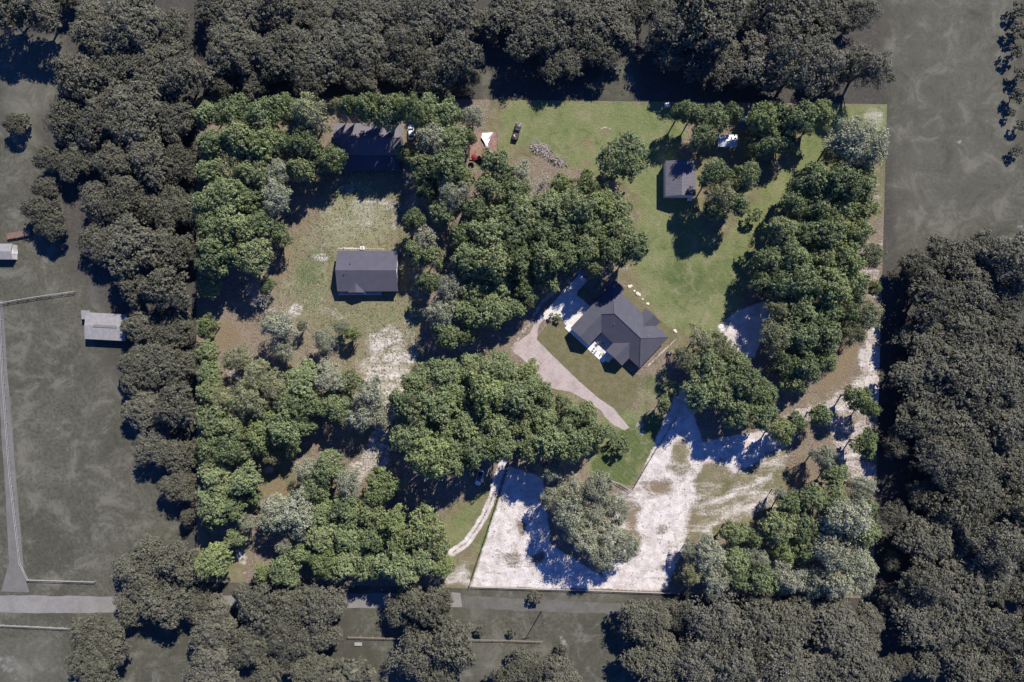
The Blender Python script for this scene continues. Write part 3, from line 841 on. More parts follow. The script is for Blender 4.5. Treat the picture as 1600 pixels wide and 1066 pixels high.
# ------------------------------------------------------------------ vehicles
def wheel(parent, x, y, r=0.34, w=0.22):
    b = MB(); b.tube([(x, y - w / 2, r), (x, y + w / 2, r)], [r, r], 14)
    t = b.build('wheel', M['tyre'], parent, smooth=False)
    b = MB(); s_ = 1 if y > 0 else -1
    b.tube([(x, y + s_ * w / 2, r), (x, y + s_ * (w / 2 + 0.02), r)], [r * 0.6, r * 0.55], 12)
    b.build('rim', M['silver'], t)


def ring(x, hw, z0, z1, n=12, e=3.2):
    out = []
    for k in range(n):
        t = 2 * math.pi * (k + 0.5) / n
        c_, s_ = math.cos(t), math.sin(t)
        out.append(Vector((x, hw * math.copysign(abs(c_) ** (2 / e), c_), (z0 + z1) / 2 + (z1 - z0) / 2 * math.copysign(abs(s_) ** (2 / e), s_))))
    return out


def car(name, px, py, ang, paint, label, cat='car', L=4.7, dark_roof=False, pickup=False, load=None):
    q = P(px, py, 1.0)
    root = empty(name, (q.x, q.y, 0), ang, label, cat)
    h = L / 2
    b = MB()
    b.loft([ring(-h, 0.60, 0.45, 0.78), ring(-h + 0.15, 0.84, 0.30, 0.92), ring(-h + 0.9, 0.91, 0.24, 0.98), ring(0, 0.92, 0.22, 0.96), ring(h - 1.4, 0.91, 0.22, 0.92),
            ring(h - 0.5, 0.87, 0.24, 0.82), ring(h - 0.1, 0.74, 0.32, 0.70), ring(h, 0.5, 0.42, 0.62)])
    b.build('body', paint, root, smooth=True)
    x0, x1 = (-0.5, h - 1.15) if pickup else (-h + 0.55, h - 1.15)
    b = MB()
    b.loft([ring(x0, 0.78, 0.88, 0.96), ring(x0 + 0.35, 0.74, 0.88, 1.38), ring((x0 + x1) / 2, 0.72, 0.88, 1.46), ring(x1 - 0.8, 0.70, 0.88, 1.40), ring(x1, 0.76, 0.84, 0.92)])
    cb = b.build('cabin', M['glass'], root, smooth=True)
    b = MB()
    b.loft([ring(x0 + 0.42, 0.62, 1.38, 1.44), ring((x0 + x1) / 2, 0.64, 1.40, 1.50), ring(x1 - 0.85, 0.60, 1.36, 1.43)])
    b.build('roof_panel', M['glass'] if dark_roof else paint, root, smooth=True)
    for x in (-h + 0.85, h - 0.9):
        for y in (-0.82, 0.82): wheel(root, x, y)
    for y in (-0.58, 0.58):
        b = MB(); b.box(h - 0.16, h - 0.03, y - 0.17, y + 0.17, 0.56, 0.70); b.build('headlight', M['lampglass'], root)
        b = MB(); b.box(-h + 0.0, -h + 0.10, y - 0.14, y + 0.14, 0.66, 0.80); b.build('tail_light', M['red'], root)
        b = MB(); b.box(x1 - 0.55, x1 - 0.40, y * 1.62 - 0.1, y * 1.62 + 0.1, 0.92, 1.04); b.build('mirror', paint, root)
    if pickup:
        b = MB()
        for (a0, a1, c0, c1) in ((-h + 0.1, -0.55, -0.88, -0.80), (-h + 0.1, -0.55, 0.80, 0.88), (-h + 0.05, -h + 0.13, -0.80, 0.80)):
            b.box(a0, a1, c0, c1, 0.9, 1.22)
        b.build('truck_bed', paint, root)
    return root


car('parked_car', 749.2, 746.5, R(90 - 16) + math.pi, M['silver'], 'pale silver car with dark glass roof parked in shade beside the sandy two-track lane', L=4.7, dark_roof=True)
tr = car('pickup_truck', 807.5, 205, R(90 - 14), M['blackp'], 'dark pickup truck carrying rusty junk on the grass near the top edge', 'truck', L=5.2, pickup=True)
rnd = random.Random(4)
for k in range(3):
    b = MB()
    m_ = Matrix.Translation(((-1.5, -1.0, -2.0)[k], (0.35, -0.2, -0.1)[k], 1.05)) @ Matrix.Rotation(rnd.uniform(0, 3), 4, 'Z') @ Matrix.Rotation(rnd.uniform(-.4, .4), 4, 'X')
    b.box(-0.35, 0.35, -0.2, 0.2, -0.12, 0.12, m_)
    o = b.build('junk_piece', M['rust'] if k % 3 else M['concrete'])
    wp_ = tr.matrix_basis
    o.matrix_basis = tr.matrix_basis.copy()
    tag(o, ['grey scrap slab in the dark pickup bed', 'rust brown scrap box in the dark pickup bed, nearer the cab', 'rust brown scrap box in the dark pickup bed, nearer the tail'][k], 'scrap', 'scrap heaped in the dark pickup bed')
car('parked_van', 642, 206, R(92), M['white'], 'white car half hidden under the trees at the right end of the barn', 'car', L=4.4)

# ------------------------------------------------------------------ deck with seats and parasol
dkr = empty('deck', P(755, 229), 0, 'reddish wooden deck on the grass among the upper trees', 'deck')
b_ = MB(); b_.box(-4.0, 4.1, -4.0, 4.1, 0.10, 0.30); b_.build('platform', M['redwood'], dkr)
b_ = MB()
for (x0, x1, y0, y1) in ((-4.1, 4.2, -4.08, -4.0), (4.1, 4.18, -4.0, 4.1)): b_.box(x0, x1, y0, y1, 0.02, 0.36)
b_.build('rim_board', M['darkwood'], dkr)
b_ = MB()
pts_ = [(-0.6, 3.8), (2.6, 3.9), (1.6, 2.2), (1.0, 0.6), (1.1, -0.9), (0.5, -0.9), (0.0, 1.0), (-0.9, 2.4)]
b_.prism([(x, y) for x, y in pts_], 0.55, 0.62)
o = b_.mesh('tarp', M['white'])
for v in o.vertices: v.co.z += 0.35 * math.sin(v.co.x * 1.7 + v.co.y * 1.1)
tag(link('tarp', o, None, P(757, 229)), 'crumpled white tarp spread over the reddish deck', 'tarp')
b_ = MB()
q = P(741, 246, 2)
pr = empty('parasol', (q.x, q.y, 0.30), 0, 'small red parasol at the lower left corner of the reddish deck', 'parasol')
b_.loft([[Vector((r_ * math.cos(t), r_ * math.sin(t), z_)) for t in [k * math.pi / 4 for k in range(8)]] for r_, z_ in ((1.0, 1.75), (0.6, 1.95), (0.05, 2.2))])
b_.build('canopy', M['red'], pr)
b_ = MB(); b_.tube([(0, 0, 0), (0, 0, 2.18)], [0.04, 0.04], 6); b_.build('pole', M['wood'], pr)
q = P(753, 243)
shs = empty('shade_sail', (q.x, q.y, 0.30), 0, 'tan triangular shade sail over the reddish deck', 'shade sail')
b_ = MB(); b_.add([(-1.9, 0.9, 2.1), (1.1, 1.9, 1.8), (0.8, -2.2, 1.3), (-1.9, 0.9, 2.06), (1.1, 1.9, 1.76), (0.8, -2.2, 1.26)], [(0, 2, 1), (3, 4, 5), (0, 1, 4, 3), (1, 2, 5, 4), (2, 0, 3, 5)])
b_.build('cloth', M['tan'], shs)
for (x, y, z) in ((-1.9, 0.9, 2.1), (1.1, 1.9, 1.8), (0.8, -2.2, 1.3)):
    b_ = MB(); b_.tube([(x, y, 0), (x, y, z)], [0.04, 0.04], 6); b_.build('post', M['darkwood'], shs)
for nm, px, py, mt, lb in (('garden_chair', 765, 238, 'white', 'white garden chair at the right of the reddish deck'), ('barbecue', 763.5, 241.5, 'blackp', 'black barbecue grill beside the white chair on the reddish deck')):
    r_ = empty(nm, P(px, py) + Vector((0, 0, 0.3)), 0.5, lb, 'chair' if mt == 'white' else 'barbecue')
    if mt == 'white':
        b_ = MB(); b_.box(-0.35, 0.35, -0.35, 0.35, 0.4, 0.47); b_.build('seat', M[mt], r_)
        b_ = MB(); b_.box(-0.35, 0.35, 0.28, 0.35, 0.47, 1.0); b_.build('backrest', M[mt], r_)
    else:
        b_ = MB(); b_.loft([[Vector((0.6 * c_ * a, 0.35 * a * s2, z)) for c_, s2 in [(math.cos(t), math.sin(t)) for t in [k * math.pi / 5 for k in range(10)]]] for a, z in ((0.7, 0.75), (1, 0.95), (0.8, 1.15))]); b_.build('bowl', M[mt], r_)
    for x in (-0.3, 0.3):
        for y in (-0.28, 0.28):
            b_ = MB(); b_.box(x - 0.03, x + 0.03, y - 0.03, y + 0.03, 0, 0.76 if nm == 'barbecue' else 0.4); b_.build('leg', M[mt], r_)

# ------------------------------------------------------------------ small loose things
def barrel(px, py, mat, label, r=0.45, h=0.9, name='barrel', cat='barrel'):
    q = P(px, py, h)
    o = empty(name, (q.x, q.y, 0), 0, label, cat)
    b = MB(); b.tube([(0, 0, 0), (0, 0, h * .3), (0, 0, h * .35), (0, 0, h * .65), (0, 0, h * .7), (0, 0, h)], [r, r, r * 1.05, r * 1.05, r, r], 14); b.build('drum', mat, o)
    b = MB(); b.tube([(0, 0, h), (0, 0, h + 0.03)], [r * 0.9, r * 0.9], 14); b.build('lid', mat, o)


barrel(1162.5, 184.5, M['bluep'], 'large blue water tank between the dark trees near the top edge', 1.05, 1.3, 'water_tank', 'tank')
q = P(1042, 165)
cr = empty('crate', (q.x, q.y, 0), 0.1, 'white crate in the tree shade at the top edge above the metal shed', 'crate')
b_ = MB(); b_.box(-0.7, 0.7, -0.6, 0.6, 0, 0.8); b_.build('box', M['white'], cr)
b_ = MB(); b_.box(-0.75, 0.75, -0.05, 0.05, 0.8, 0.86); b_.box(-0.05, 0.05, -0.65, -0.05, 0.8, 0.86); b_.box(-0.05, 0.05, 0.05, 0.65, 0.8, 0.86); b_.build('strap', M['tyre'], cr)


def stones(seed, spots, mat, label, group):
    names = ['topmost', 'second from top', 'third from top', 'fourth from top', 'fifth from top', 'sixth from top', 'seventh from top', 'next to last', 'lowest']
    rnd = random.Random(seed)
    for i, (px, py, r) in enumerate(spots):
        vs = []
        b = MB()
        rings = []
        for j, (rr, z) in enumerate(((0.85, 0.0), (1.0, 0.35), (0.7, 0.75), (0.2, 0.95))):
            rings.append([Vector((rr * r * rnd.uniform(.75, 1.2) * math.cos(k * math.pi / 4), rr * r * rnd.uniform(.75, 1.2) * math.sin(k * math.pi / 4), z * r * 0.7)) for k in range(8)])
        b.loft(rings)
        tag(b.build('boulder', mat, None, P(px, py)), f'{names[i]} {label}', 'boulder', group)


M['limestone'] = plain('limestone', (0.62, 0.55, 0.45), 0.9, 0.2, 4)
stones(3, [(983, 448, .55), (986, 447, .4), (991, 455, .4), (996, 459, .6), (999, 461, .45), (1004, 468, .3), (1012, 475, .5), (1054, 517, .5), (1056, 519, .4)], M['limestone'], 'of the pale boulders along the back edge of the house plot', 'limestone boulders behind the large house')

# brush pile: a heap nobody could count
rnd = random.Random(9)
M['brush'] = plain('brush_wood', (0.31, 0.275, 0.25), 0.95, 0.5, 1.5)
for (px, py, rx, ry, n, mt, lb) in ((846, 233, 3.3, 1.7, 150, 'brush', 'pale grey heap of cut branches on the grass near the top'), (868, 250, 4.0, 1.0, 90, 'brush', 'brown trail of broken branches running down from the pale brush heap')):
    b = MB()
    for k in range(n):
        a = rnd.uniform(0, 6.28)
        r_ = math.sqrt(rnd.random())
        x, y = rx * r_ * math.cos(a), ry * r_ * math.sin(a)
        z = (1 - r_) * 0.7 + 0.08
        d = rnd.uniform(0, 3.14)
        l_ = rnd.uniform(0.4, 1.3)
        t_ = rnd.uniform(-0.25, 0.25)
        b.tube([(x - l_ * math.cos(d), y - l_ * math.sin(d), max(0.05, z - t_)), (x + l_ * math.cos(d), y + l_ * math.sin(d), max(0.05, z + t_))], [rnd.uniform(.04, .12), 0.03], 4)
    o = b.build('brush_pile', M[mt], None, P(px, py), R(-25))
    tag(o, lb, 'brush pile', kind='stuff')

# fallen dark logs lower left of the cottage
for i, (x0, y0, x1, y1, r_) in enumerate(((557, 536, 548, 552, .17), (560, 537, 552, 552, .14), (536, 584, 530, 600, .16), (541, 588, 534, 602, .12))):
    a, b2 = P(x0, y0), P(x1, y1)
    b = MB(); b.tube([Vector((0, 0, 0.5)), (b2 - a) / 2 + Vector((0, 0, 0.35)), (b2 - a) + Vector((0, 0, 0.2))], [r_, r_ * 1.1, r_ * 1.2], 8)
    tag(b.build('fallen_log', M['darkwood'], None, a), ['upper dark fallen log by the small oak at the scrubby sand', 'second dark fallen log lying beside the upper one by the scrubby sand', 'left dark log among the oaks below the cottage clearing', 'right dark log among the oaks below the cottage clearing'][i], 'log', 'dark logs on the ground below the cottage')


# ------------------------------------------------------------------ fences
def fence(name, pts, step, h, mat, label, cat='fence', rails=2, th=0.06):
    P3 = [P(*p) for p in pts]
    base = P3[0]
    root = empty(name, base, 0, label, cat)
    pm = MB(); pm.box(-th, th, -th, th, 0, h)
    pmesh = pm.mesh('post', mat)
    tot = 0
    first = True
    for a, b in zip(P3[:-1], P3[1:]):
        d = b - a
        L = d.length
        n = max(1, int(round(L / step)))
        ang = math.atan2(d.y, d.x)
        for k in range(n + 1):
            if k == 0 and not first: continue
            if tot < 98:
                link('post', pmesh, root, a - base + d * (k / n), ang)
                tot += 1
        first = False
        for r_ in range(rails):
            z = h * (0.93 - r_ * 0.42)
            rb = MB()
            m_ = Matrix.Translation(a - base) @ Matrix.Rotation(ang, 4, 'Z')
            rb.box(th + .01, L - th - .01, -th * 0.55, th * 0.55, z - 0.07, z + 0.07, m_)
            rb.build('rail', mat, root)
    return root


fence('rail_fence', [(733.5, 917), (745, 880), (760, 836), (777, 783), (790, 742)], 3.0, 1.2, M['darkwood'], 'thin dark rail fence along the left side of the white sand')
fence('rail_fence', [(1056, 652), (1020, 709), (987, 765)], 3.0, 1.2, M['darkwood'], 'thin dark rail fence between the green lawn corner and the sandy track')
fence('rail_fence', [(985, 765.5), (970, 756), (952, 749), (930, 742)], 2.4, 1.2, M['greyfence'], 'short grey rail fence closing the bottom of the green lawn corner')
fence('rail_fence', [(1133, 517), (1142, 502), (1158, 490), (1178, 481), (1197, 472)], 2.6, 1.2, M['greyfence'], 'curved grey rail fence beside the shaded sand right of the large house')
fence('rail_fence', [(738, 915.5), (840, 919), (940, 922), (1060, 926)], 3.6, 1.1, M['greyfence'], 'long low rail fence along the bottom edge of the white sand')
fence('field_gate', [(1128, 499), (1139, 503)], 2.1, 1.2, M['darkwood'], 'small dark gate on the lawn by the curved grey fence', 'gate', 3)
fence('rail_fence', [(0, 474), (60, 464), (118, 456)], 3.2, 1.3, M['greyfence'], 'pale rail fence running right from the left frame edge to the dull wood')
fence('rail_fence', [(2, 480), (8, 600), (18, 740), (34, 880), (46, 905), (150, 908)], 3.8, 1.2, M['greyfence'], 'long grey rail fence along the field beside the left lane')
fence('rail_fence', [(-30, 974), (60, 978), (118, 981)], 3.6, 1.2, M['greyfence'], 'pale rail fence below the road at lower left')
fence('rail_fence', [(545, 994), (620, 996)], 3.2, 1.2, M['wood'], 'short brown rail fence in the dull field between the lower oaks')
fence('rail_fence', [(733, 998), (790, 999), (846, 1001)], 3.2, 1.2, M['wood'], 'brown rail fence in the dull field ending near the utility pole')

# utility pole
q = P(846, 955)
up = empty('utility_pole', q, 0.2, 'wooden utility pole beside the road below the white sand', 'utility pole')
b_ = MB(); b_.tube([(0, 0, 0), (0, 0, 9.5)], [0.17, 0.11], 8); b_.build('pole', M['darkwood'], up)
b_ = MB(); b_.box(-1.2, 1.2, -0.06, 0.06, 8.7, 8.86); b_.build('crossarm', M['darkwood'], up)
for x in (-1.0, 0.45, 1.0):
    b_ = MB(); b_.tube([(x, 0, 8.86), (x, 0, 9.06)], [0.06, 0.04], 6); b_.build('insulator', M['concrete'], up)

# neighbour's slab house in the left wood
q = P(165, 510, 2.6)
nb = empty('farm_building', (q.x, q.y, 0), R(-3), 'pale flat-roofed farm building at the edge of the dull left wood', 'farm building')
M['dullroof'] = plain('dull_roof', (0.17, 0.165, 0.165), 0.8, 0.15, 1)
M['dullpale'] = plain('dull_pale_roof', (0.24, 0.235, 0.23), 0.8, 0.12, 1)
b_ = MB(); b_.box(-5.6, 5.6, -3.6, 3.4, 0, 2.5); b_.build('wall', M['dullroof'], nb)
thick_roof('roof', [(-6, -4, 2.5), (6, -4, 2.5), (6, 0, 3.0), (-6, 0, 3.0), (6, 3.8, 2.55), (-6, 3.8, 2.55)], [(0, 1, 2, 3), (3, 2, 4, 5)], 0.08, M['dullpale'], nb)
b_ = MB(); b_.box(-3.5, 3.5, -0.35, 0.35, 3.02, 3.1); b_.build('roof_vent', M['dullroof'], nb)
add_opening(nb, 'door', 0, -3.6, -math.pi / 2, 0.05, 1.2, 2.0)
add_opening(nb, 'window', 3.2, -3.6, -math.pi / 2, 1.0, 1.2, 0.9)
q = P(134, 492, 2)
b_ = MB(); b_.box(-1.1, 1.1, -1.1, 1.1, 0, 1.9)
ob = empty('outbuilding', (q.x, q.y, 0), 0, 'tiny pale outbuilding at the upper left corner of the farm building', 'outbuilding'); b_.build('wall', M['dullroof'], ob)
thick_roof('roof', [(-1.3, -1.3, 1.9), (1.3, -1.3, 1.9), (1.3, 1.3, 2.2), (-1.3, 1.3, 2.2)], [(0, 1, 2, 3)], 0.07, M['dullpale'], ob)
q = P(5, 393, 2.5)
sh2 = gable_building('white_shed', q.x, q.y, 5.0, 4.6, 2.3, 2.9, 0, (M['concrete'], M['dullpale']), 'pale shed roof cut by the left frame edge above the white fence', 'shed', 0.15)
add_opening(sh2, 'door', 2.35, 0, 0, 0.05, 1.0, 1.9)
q = P(32, 367)
fb = empty('flatbed_trailer', q, R(10), 'long low flatbed trailer on the dull grass near the left frame edge', 'trailer')
b_ = MB(); b_.box(-3.6, 3.6, -0.9, 0.9, 0.7, 0.85); b_.build('bed', M['rust'], fb)
for x in (-0.9, 0.9):
    for y in (-0.95, 0.95): wheel(fb, x, y, 0.36)
b_ = MB(); b_.box(3.6, 5.0, -0.06, 0.06, 0.66, 0.76); b_.build('drawbar', M['tyre'], fb)
q = P(560, 1006)
tg = empty('water_trough', q, 0, 'small metal water trough on the dull field below the short brown fence', 'trough')
b_ = MB(); b_.box(-1.1, 1.1, -0.4, 0.4, 0.0, 0.5); b_.build('tub', M['concrete2'], tg)

# ------------------------------------------------------------------ trees
def crown_mesh(name, seed, Rm, H, nl, nsub, nleaf, leaf, loose=1.0, gap=0.0):
    rg = np.random.default_rng(seed)
    ph = rg.uniform(0, 6.28, 4)
    amp = rg.uniform(0.06, 0.16, 3)

    def rad(th):
        return Rm * (0.9 + amp[0] * np.sin(2 * th + ph[0]) + amp[1] * np.sin(3 * th + ph[1]) + amp[2] * np.sin(5 * th + ph[2]))
    lob = []
    tries = 0
    while len(lob) < nl and tries < 4000:
        tries += 1
        th = rg.uniform(0, 6.283)
        rr = math.sqrt(rg.uniform(0, 1))
        lr = Rm * rg.uniform(0.14, 0.32)
        Rt = rad(th) - lr * 0.75
        x, y = rr * Rt * math.cos(th), rr * Rt * math.sin(th)
        z = H * (0.50 + 0.36 * math.sqrt(max(0, 1 - rr * rr * 0.9))) + rg.uniform(-0.06, 0.05) * H
        if any((x - a) ** 2 + (y - b) ** 2 + (z - c2) ** 2 < ((lr + l2) * 0.56) ** 2 for a, b, c2, l2 in lob): continue
        lob.append((x, y, z, lr))
    V, T = [], []
    for (x, y, z, lr) in lob:
        lt = rg.uniform(0, 1)
        d = rg.normal(size=(nsub, 3))
        d /= np.linalg.norm(d, axis=1)[:, None]
        d[:, 2] = np.where(d[:, 2] < -0.35, -d[:, 2], d[:, 2])
        sc_ = lr * (0.45 + 0.85 * rg.uniform(0, 1, nsub) ** 0.7)[:, None]
        ctr = np.array([x, y, z]) + d * sc_ * np.array([1, 1, 0.8])
        sr = lr * rg.uniform(0.13, 0.36, nsub) * loose
        keep = rg.uniform(0, 1, nsub) > gap
        ctr, sr, d = ctr[keep], sr[keep], d[keep]
        st_ = rg.uniform(0, 1, len(ctr))
        n = nleaf
        dd = rg.normal(size=(len(ctr), n, 3))
        dd /= np.linalg.norm(dd, axis=2)[:, :, None]
        rr = (0.35 + 0.95 * rg.uniform(0, 1, (len(ctr), n)) ** 0.8)[:, :, None]
        pos = ctr[:, None, :] + dd * rr * sr[:, None, None] * np.array([1, 1, 0.75])
        nrm = dd * 0.6 + d[:, None, :] * 0.4 + rg.normal(size=dd.shape) * 0.32 + np.array([0.1, 0.15, 0.45])
        nrm /= np.linalg.norm(nrm, axis=2)[:, :, None]
        a = np.cross(nrm, rg.normal(size=nrm.shape))
        a /= np.linalg.norm(a, axis=2)[:, :, None] + 1e-9
        b = np.cross(nrm, a)
        s1 = leaf * rg.uniform(0.6, 1.3, (len(ctr), n))[:, :, None]
        s2 = s1 * rg.uniform(0.5, 0.9, (len(ctr), n))[:, :, None]
        q = np.stack([pos + a * s1, pos + b * s2 + nrm * s1 * 0.15, pos - a * s1, pos - b * s2 + nrm * s1 * 0.15], axis=2).reshape(-1, 4, 3)
        V.append(q)
        T.append(np.repeat(np.clip(0.5 * lt + 0.5 * st_, 0, 1), n)[:, None].repeat(4, 1).ravel() * 0.6 + (rg.uniform(0, 1, len(q)) ** 1.5 * 0.55).repeat(4))
    V = np.concatenate(V).reshape(-1, 3)
    T = np.clip(np.concatenate(T), 0, 1)
    q = np.arange(len(V)).reshape(-1, 4)
    me = np_mesh(name, V, q)
    a = me.attributes.new('tone', 'FLOAT', 'POINT')
    a.data.foreach_set('value', T.astype(np.float32))
    return me, lob


def trunk_mesh(name, seed, lob, H, Rm, thick=1.0, twigs=0):
    rnd = random.Random(seed)
    mb = MB()
    t0 = 0.055 * Rm * thick
    fork = Vector((rnd.uniform(-.3, .3), rnd.uniform(-.3, .3), H * 0.26))
    mb.tube([(0, 0, -0.1), (0, 0, 0.25), fork * 0.5, fork], [t0 * 1.7, t0 * 1.15, t0, t0 * 0.9], 8)
    for (x, y, z, lr) in lob:
        e = Vector((x, y, z))
        mid = fork.lerp(e, 0.5) + Vector((rnd.uniform(-.5, .5), rnd.uniform(-.5, .5), rnd.uniform(0.1, 0.8)))
        r1 = t0 * rnd.uniform(0.35, 0.6)
        mb.tube([fork, mid, e], [r1, r1 * 0.65, r1 * 0.25], 5)
        for k in range(3 + twigs):
            d = Vector((rnd.uniform(-1, 1), rnd.uniform(-1, 1), rnd.uniform(-.2, .9))).normalized() * lr * rnd.uniform(0.8, 1.15)
            mb.tube([e, e + d * 0.5 + Vector((0, 0, .1)), e + d], [r1 * 0.25, r1 * 0.18, 0.02], 4)
    return mb.mesh(name, None)


PROTO = {}
#        name      seeds R   H    lobes sub leaf  size loose gap twigs
for kind, ns, Rm, H, nl, nsub, nleaf, leaf, loose, gap, tw in (
        ('oak', 8, 5.6, 10.5, 40, 34, 13, 0.185, 1.15, 0.30, 3),
        ('big', 5, 8.6, 13.5, 54, 40, 13, 0.25, 1.15, 0.22, 0),
        ('thin', 6, 5.8, 11.0, 32, 32, 12, 0.165, 1.5, 0.32, 7),
        ('bare', 2, 5.0, 9.5, 26, 12, 6, 0.13, 1.4, 0.55, 9),
        ('bush', 3, 2.2, 3.2, 12, 16, 14, 0.16, 1.1, 0.1, 0)):
    for s_ in range(ns):
        me, lob = crown_mesh(kind + '_crown', 100 * len(PROTO) + s_ + 7, Rm, H, nl, nsub, nleaf, leaf, loose, gap)
        tm = trunk_mesh(kind + '_trunk', s_, lob, H, Rm, 1.0, tw)
        PROTO.setdefault(kind, []).append((me, tm, Rm, H))
VAR = {}


def variant(me, mat):
    k = (me.name, mat.name)
    if k not in VAR:
        c_ = me.copy()
        c_.materials.clear()
        c_.materials.append(mat)
        VAR[k] = c_
    return VAR[k]


trnd = random.Random(77)
KINDS = {'d': ('oak', 'oak', 'bark', 'deep green'), 'b': ('oak', 'bright', 'bark', 'fresh green'), 'g': ('thin', 'grey', 'palebark', 'grey-green'),
         'o': ('thin', 'olive', 'palebark', 'olive'), 'x': ('big', 'dull', 'dimbark', 'dull dark'), 'y': ('big', 'dimgrey', 'dimbark', 'dull grey'), 'r': ('bare', 'grey', 'palebark', 'bare grey'), 's': ('bush', 'oak', 'bark', 'small green'),
         'z': ('bush', 'dull', 'dimbark', 'dull small')}


def tree(px, py, rpx, k, label, group, name=None, hs=1.0):
    proto, leafm, barkm, _ = KINDS[k]
    if k == 'y' and trnd.random() < 0.35: proto = 'thin'
    elif k == 'x' and trnd.random() < 0.25: proto = 'oak'
    me, tm, Rm, H = trnd.choice(PROTO[proto])
    if k in 'xy': rpx *= trnd.choice((0.85, 1.0, 1.12))
    # size that shows as rpx when its middle stands at ~0.65 of its height
    if rpx > 12:
        px += trnd.uniform(-4, 4) * (rpx / 28)
        py += trnd.uniform(-4, 4) * (rpx / 28)
        rpx *= trnd.choice((0.86, 0.95, 1.02, 1.1, 1.18))
    if rpx > 12:
        inner = k in 'dbgosr'
        le, ri = 308, 1386 - 22 * (py - 163) / 772
        to, bo = 151 + 12 * (px - 307) / 1079, 909 + 26 * (px - 307) / 1057
        m_ = 0.88 * rpx
        if inner:
            px = min(max(px, le + m_), ri - m_)
            py = min(max(py, to + m_ * 0.9), bo - m_)
        else:
            dl, dr, dt, db = px - le, ri - px, py - to, bo - py
            if min(dl, dr, dt, db) > -m_:
                q_ = min((dl, 'l'), (dr, 'r'), (dt, 't'), (db, 'b'))[1]
                if q_ == 'l': px = le - m_
                elif q_ == 'r': px = ri + m_
                elif q_ == 't': py = to - m_
                else: py = bo + m_
    sc_ = rpx * S * 0.97 / Rm
    hs *= (1.0 / max(sc_, 0.3)) ** 0.4 * trnd.uniform(0.9, 1.2)
    if k in 'xy' and proto != 'big': hs *= 1.15
    elif proto in ('oak', 'thin'): hs *= 1.42
    elif proto == 'big': hs *= 0.86
    zc = 0.68 * H * sc_ * hs
    q = P(px, py, zc)
    root = empty(name or {'bush': 'bush', 'thin': 'mossy_oak'}.get(proto, 'live_oak'), (q.x, q.y, 0), trnd.uniform(0, 6.28), label, 'bush' if proto == 'bush' else 'tree', group)
    root.scale = (sc_, sc_, sc_ * hs)
    link('trunk', variant(tm, M[barkm]), root)
    link('crown', variant(me, M[leafm]), root)
    return root


ORD = ['first', 'second', 'third', 'fourth', 'fifth', 'sixth', 'seventh', 'eighth', 'ninth', 'tenth', 'eleventh', 'twelfth']
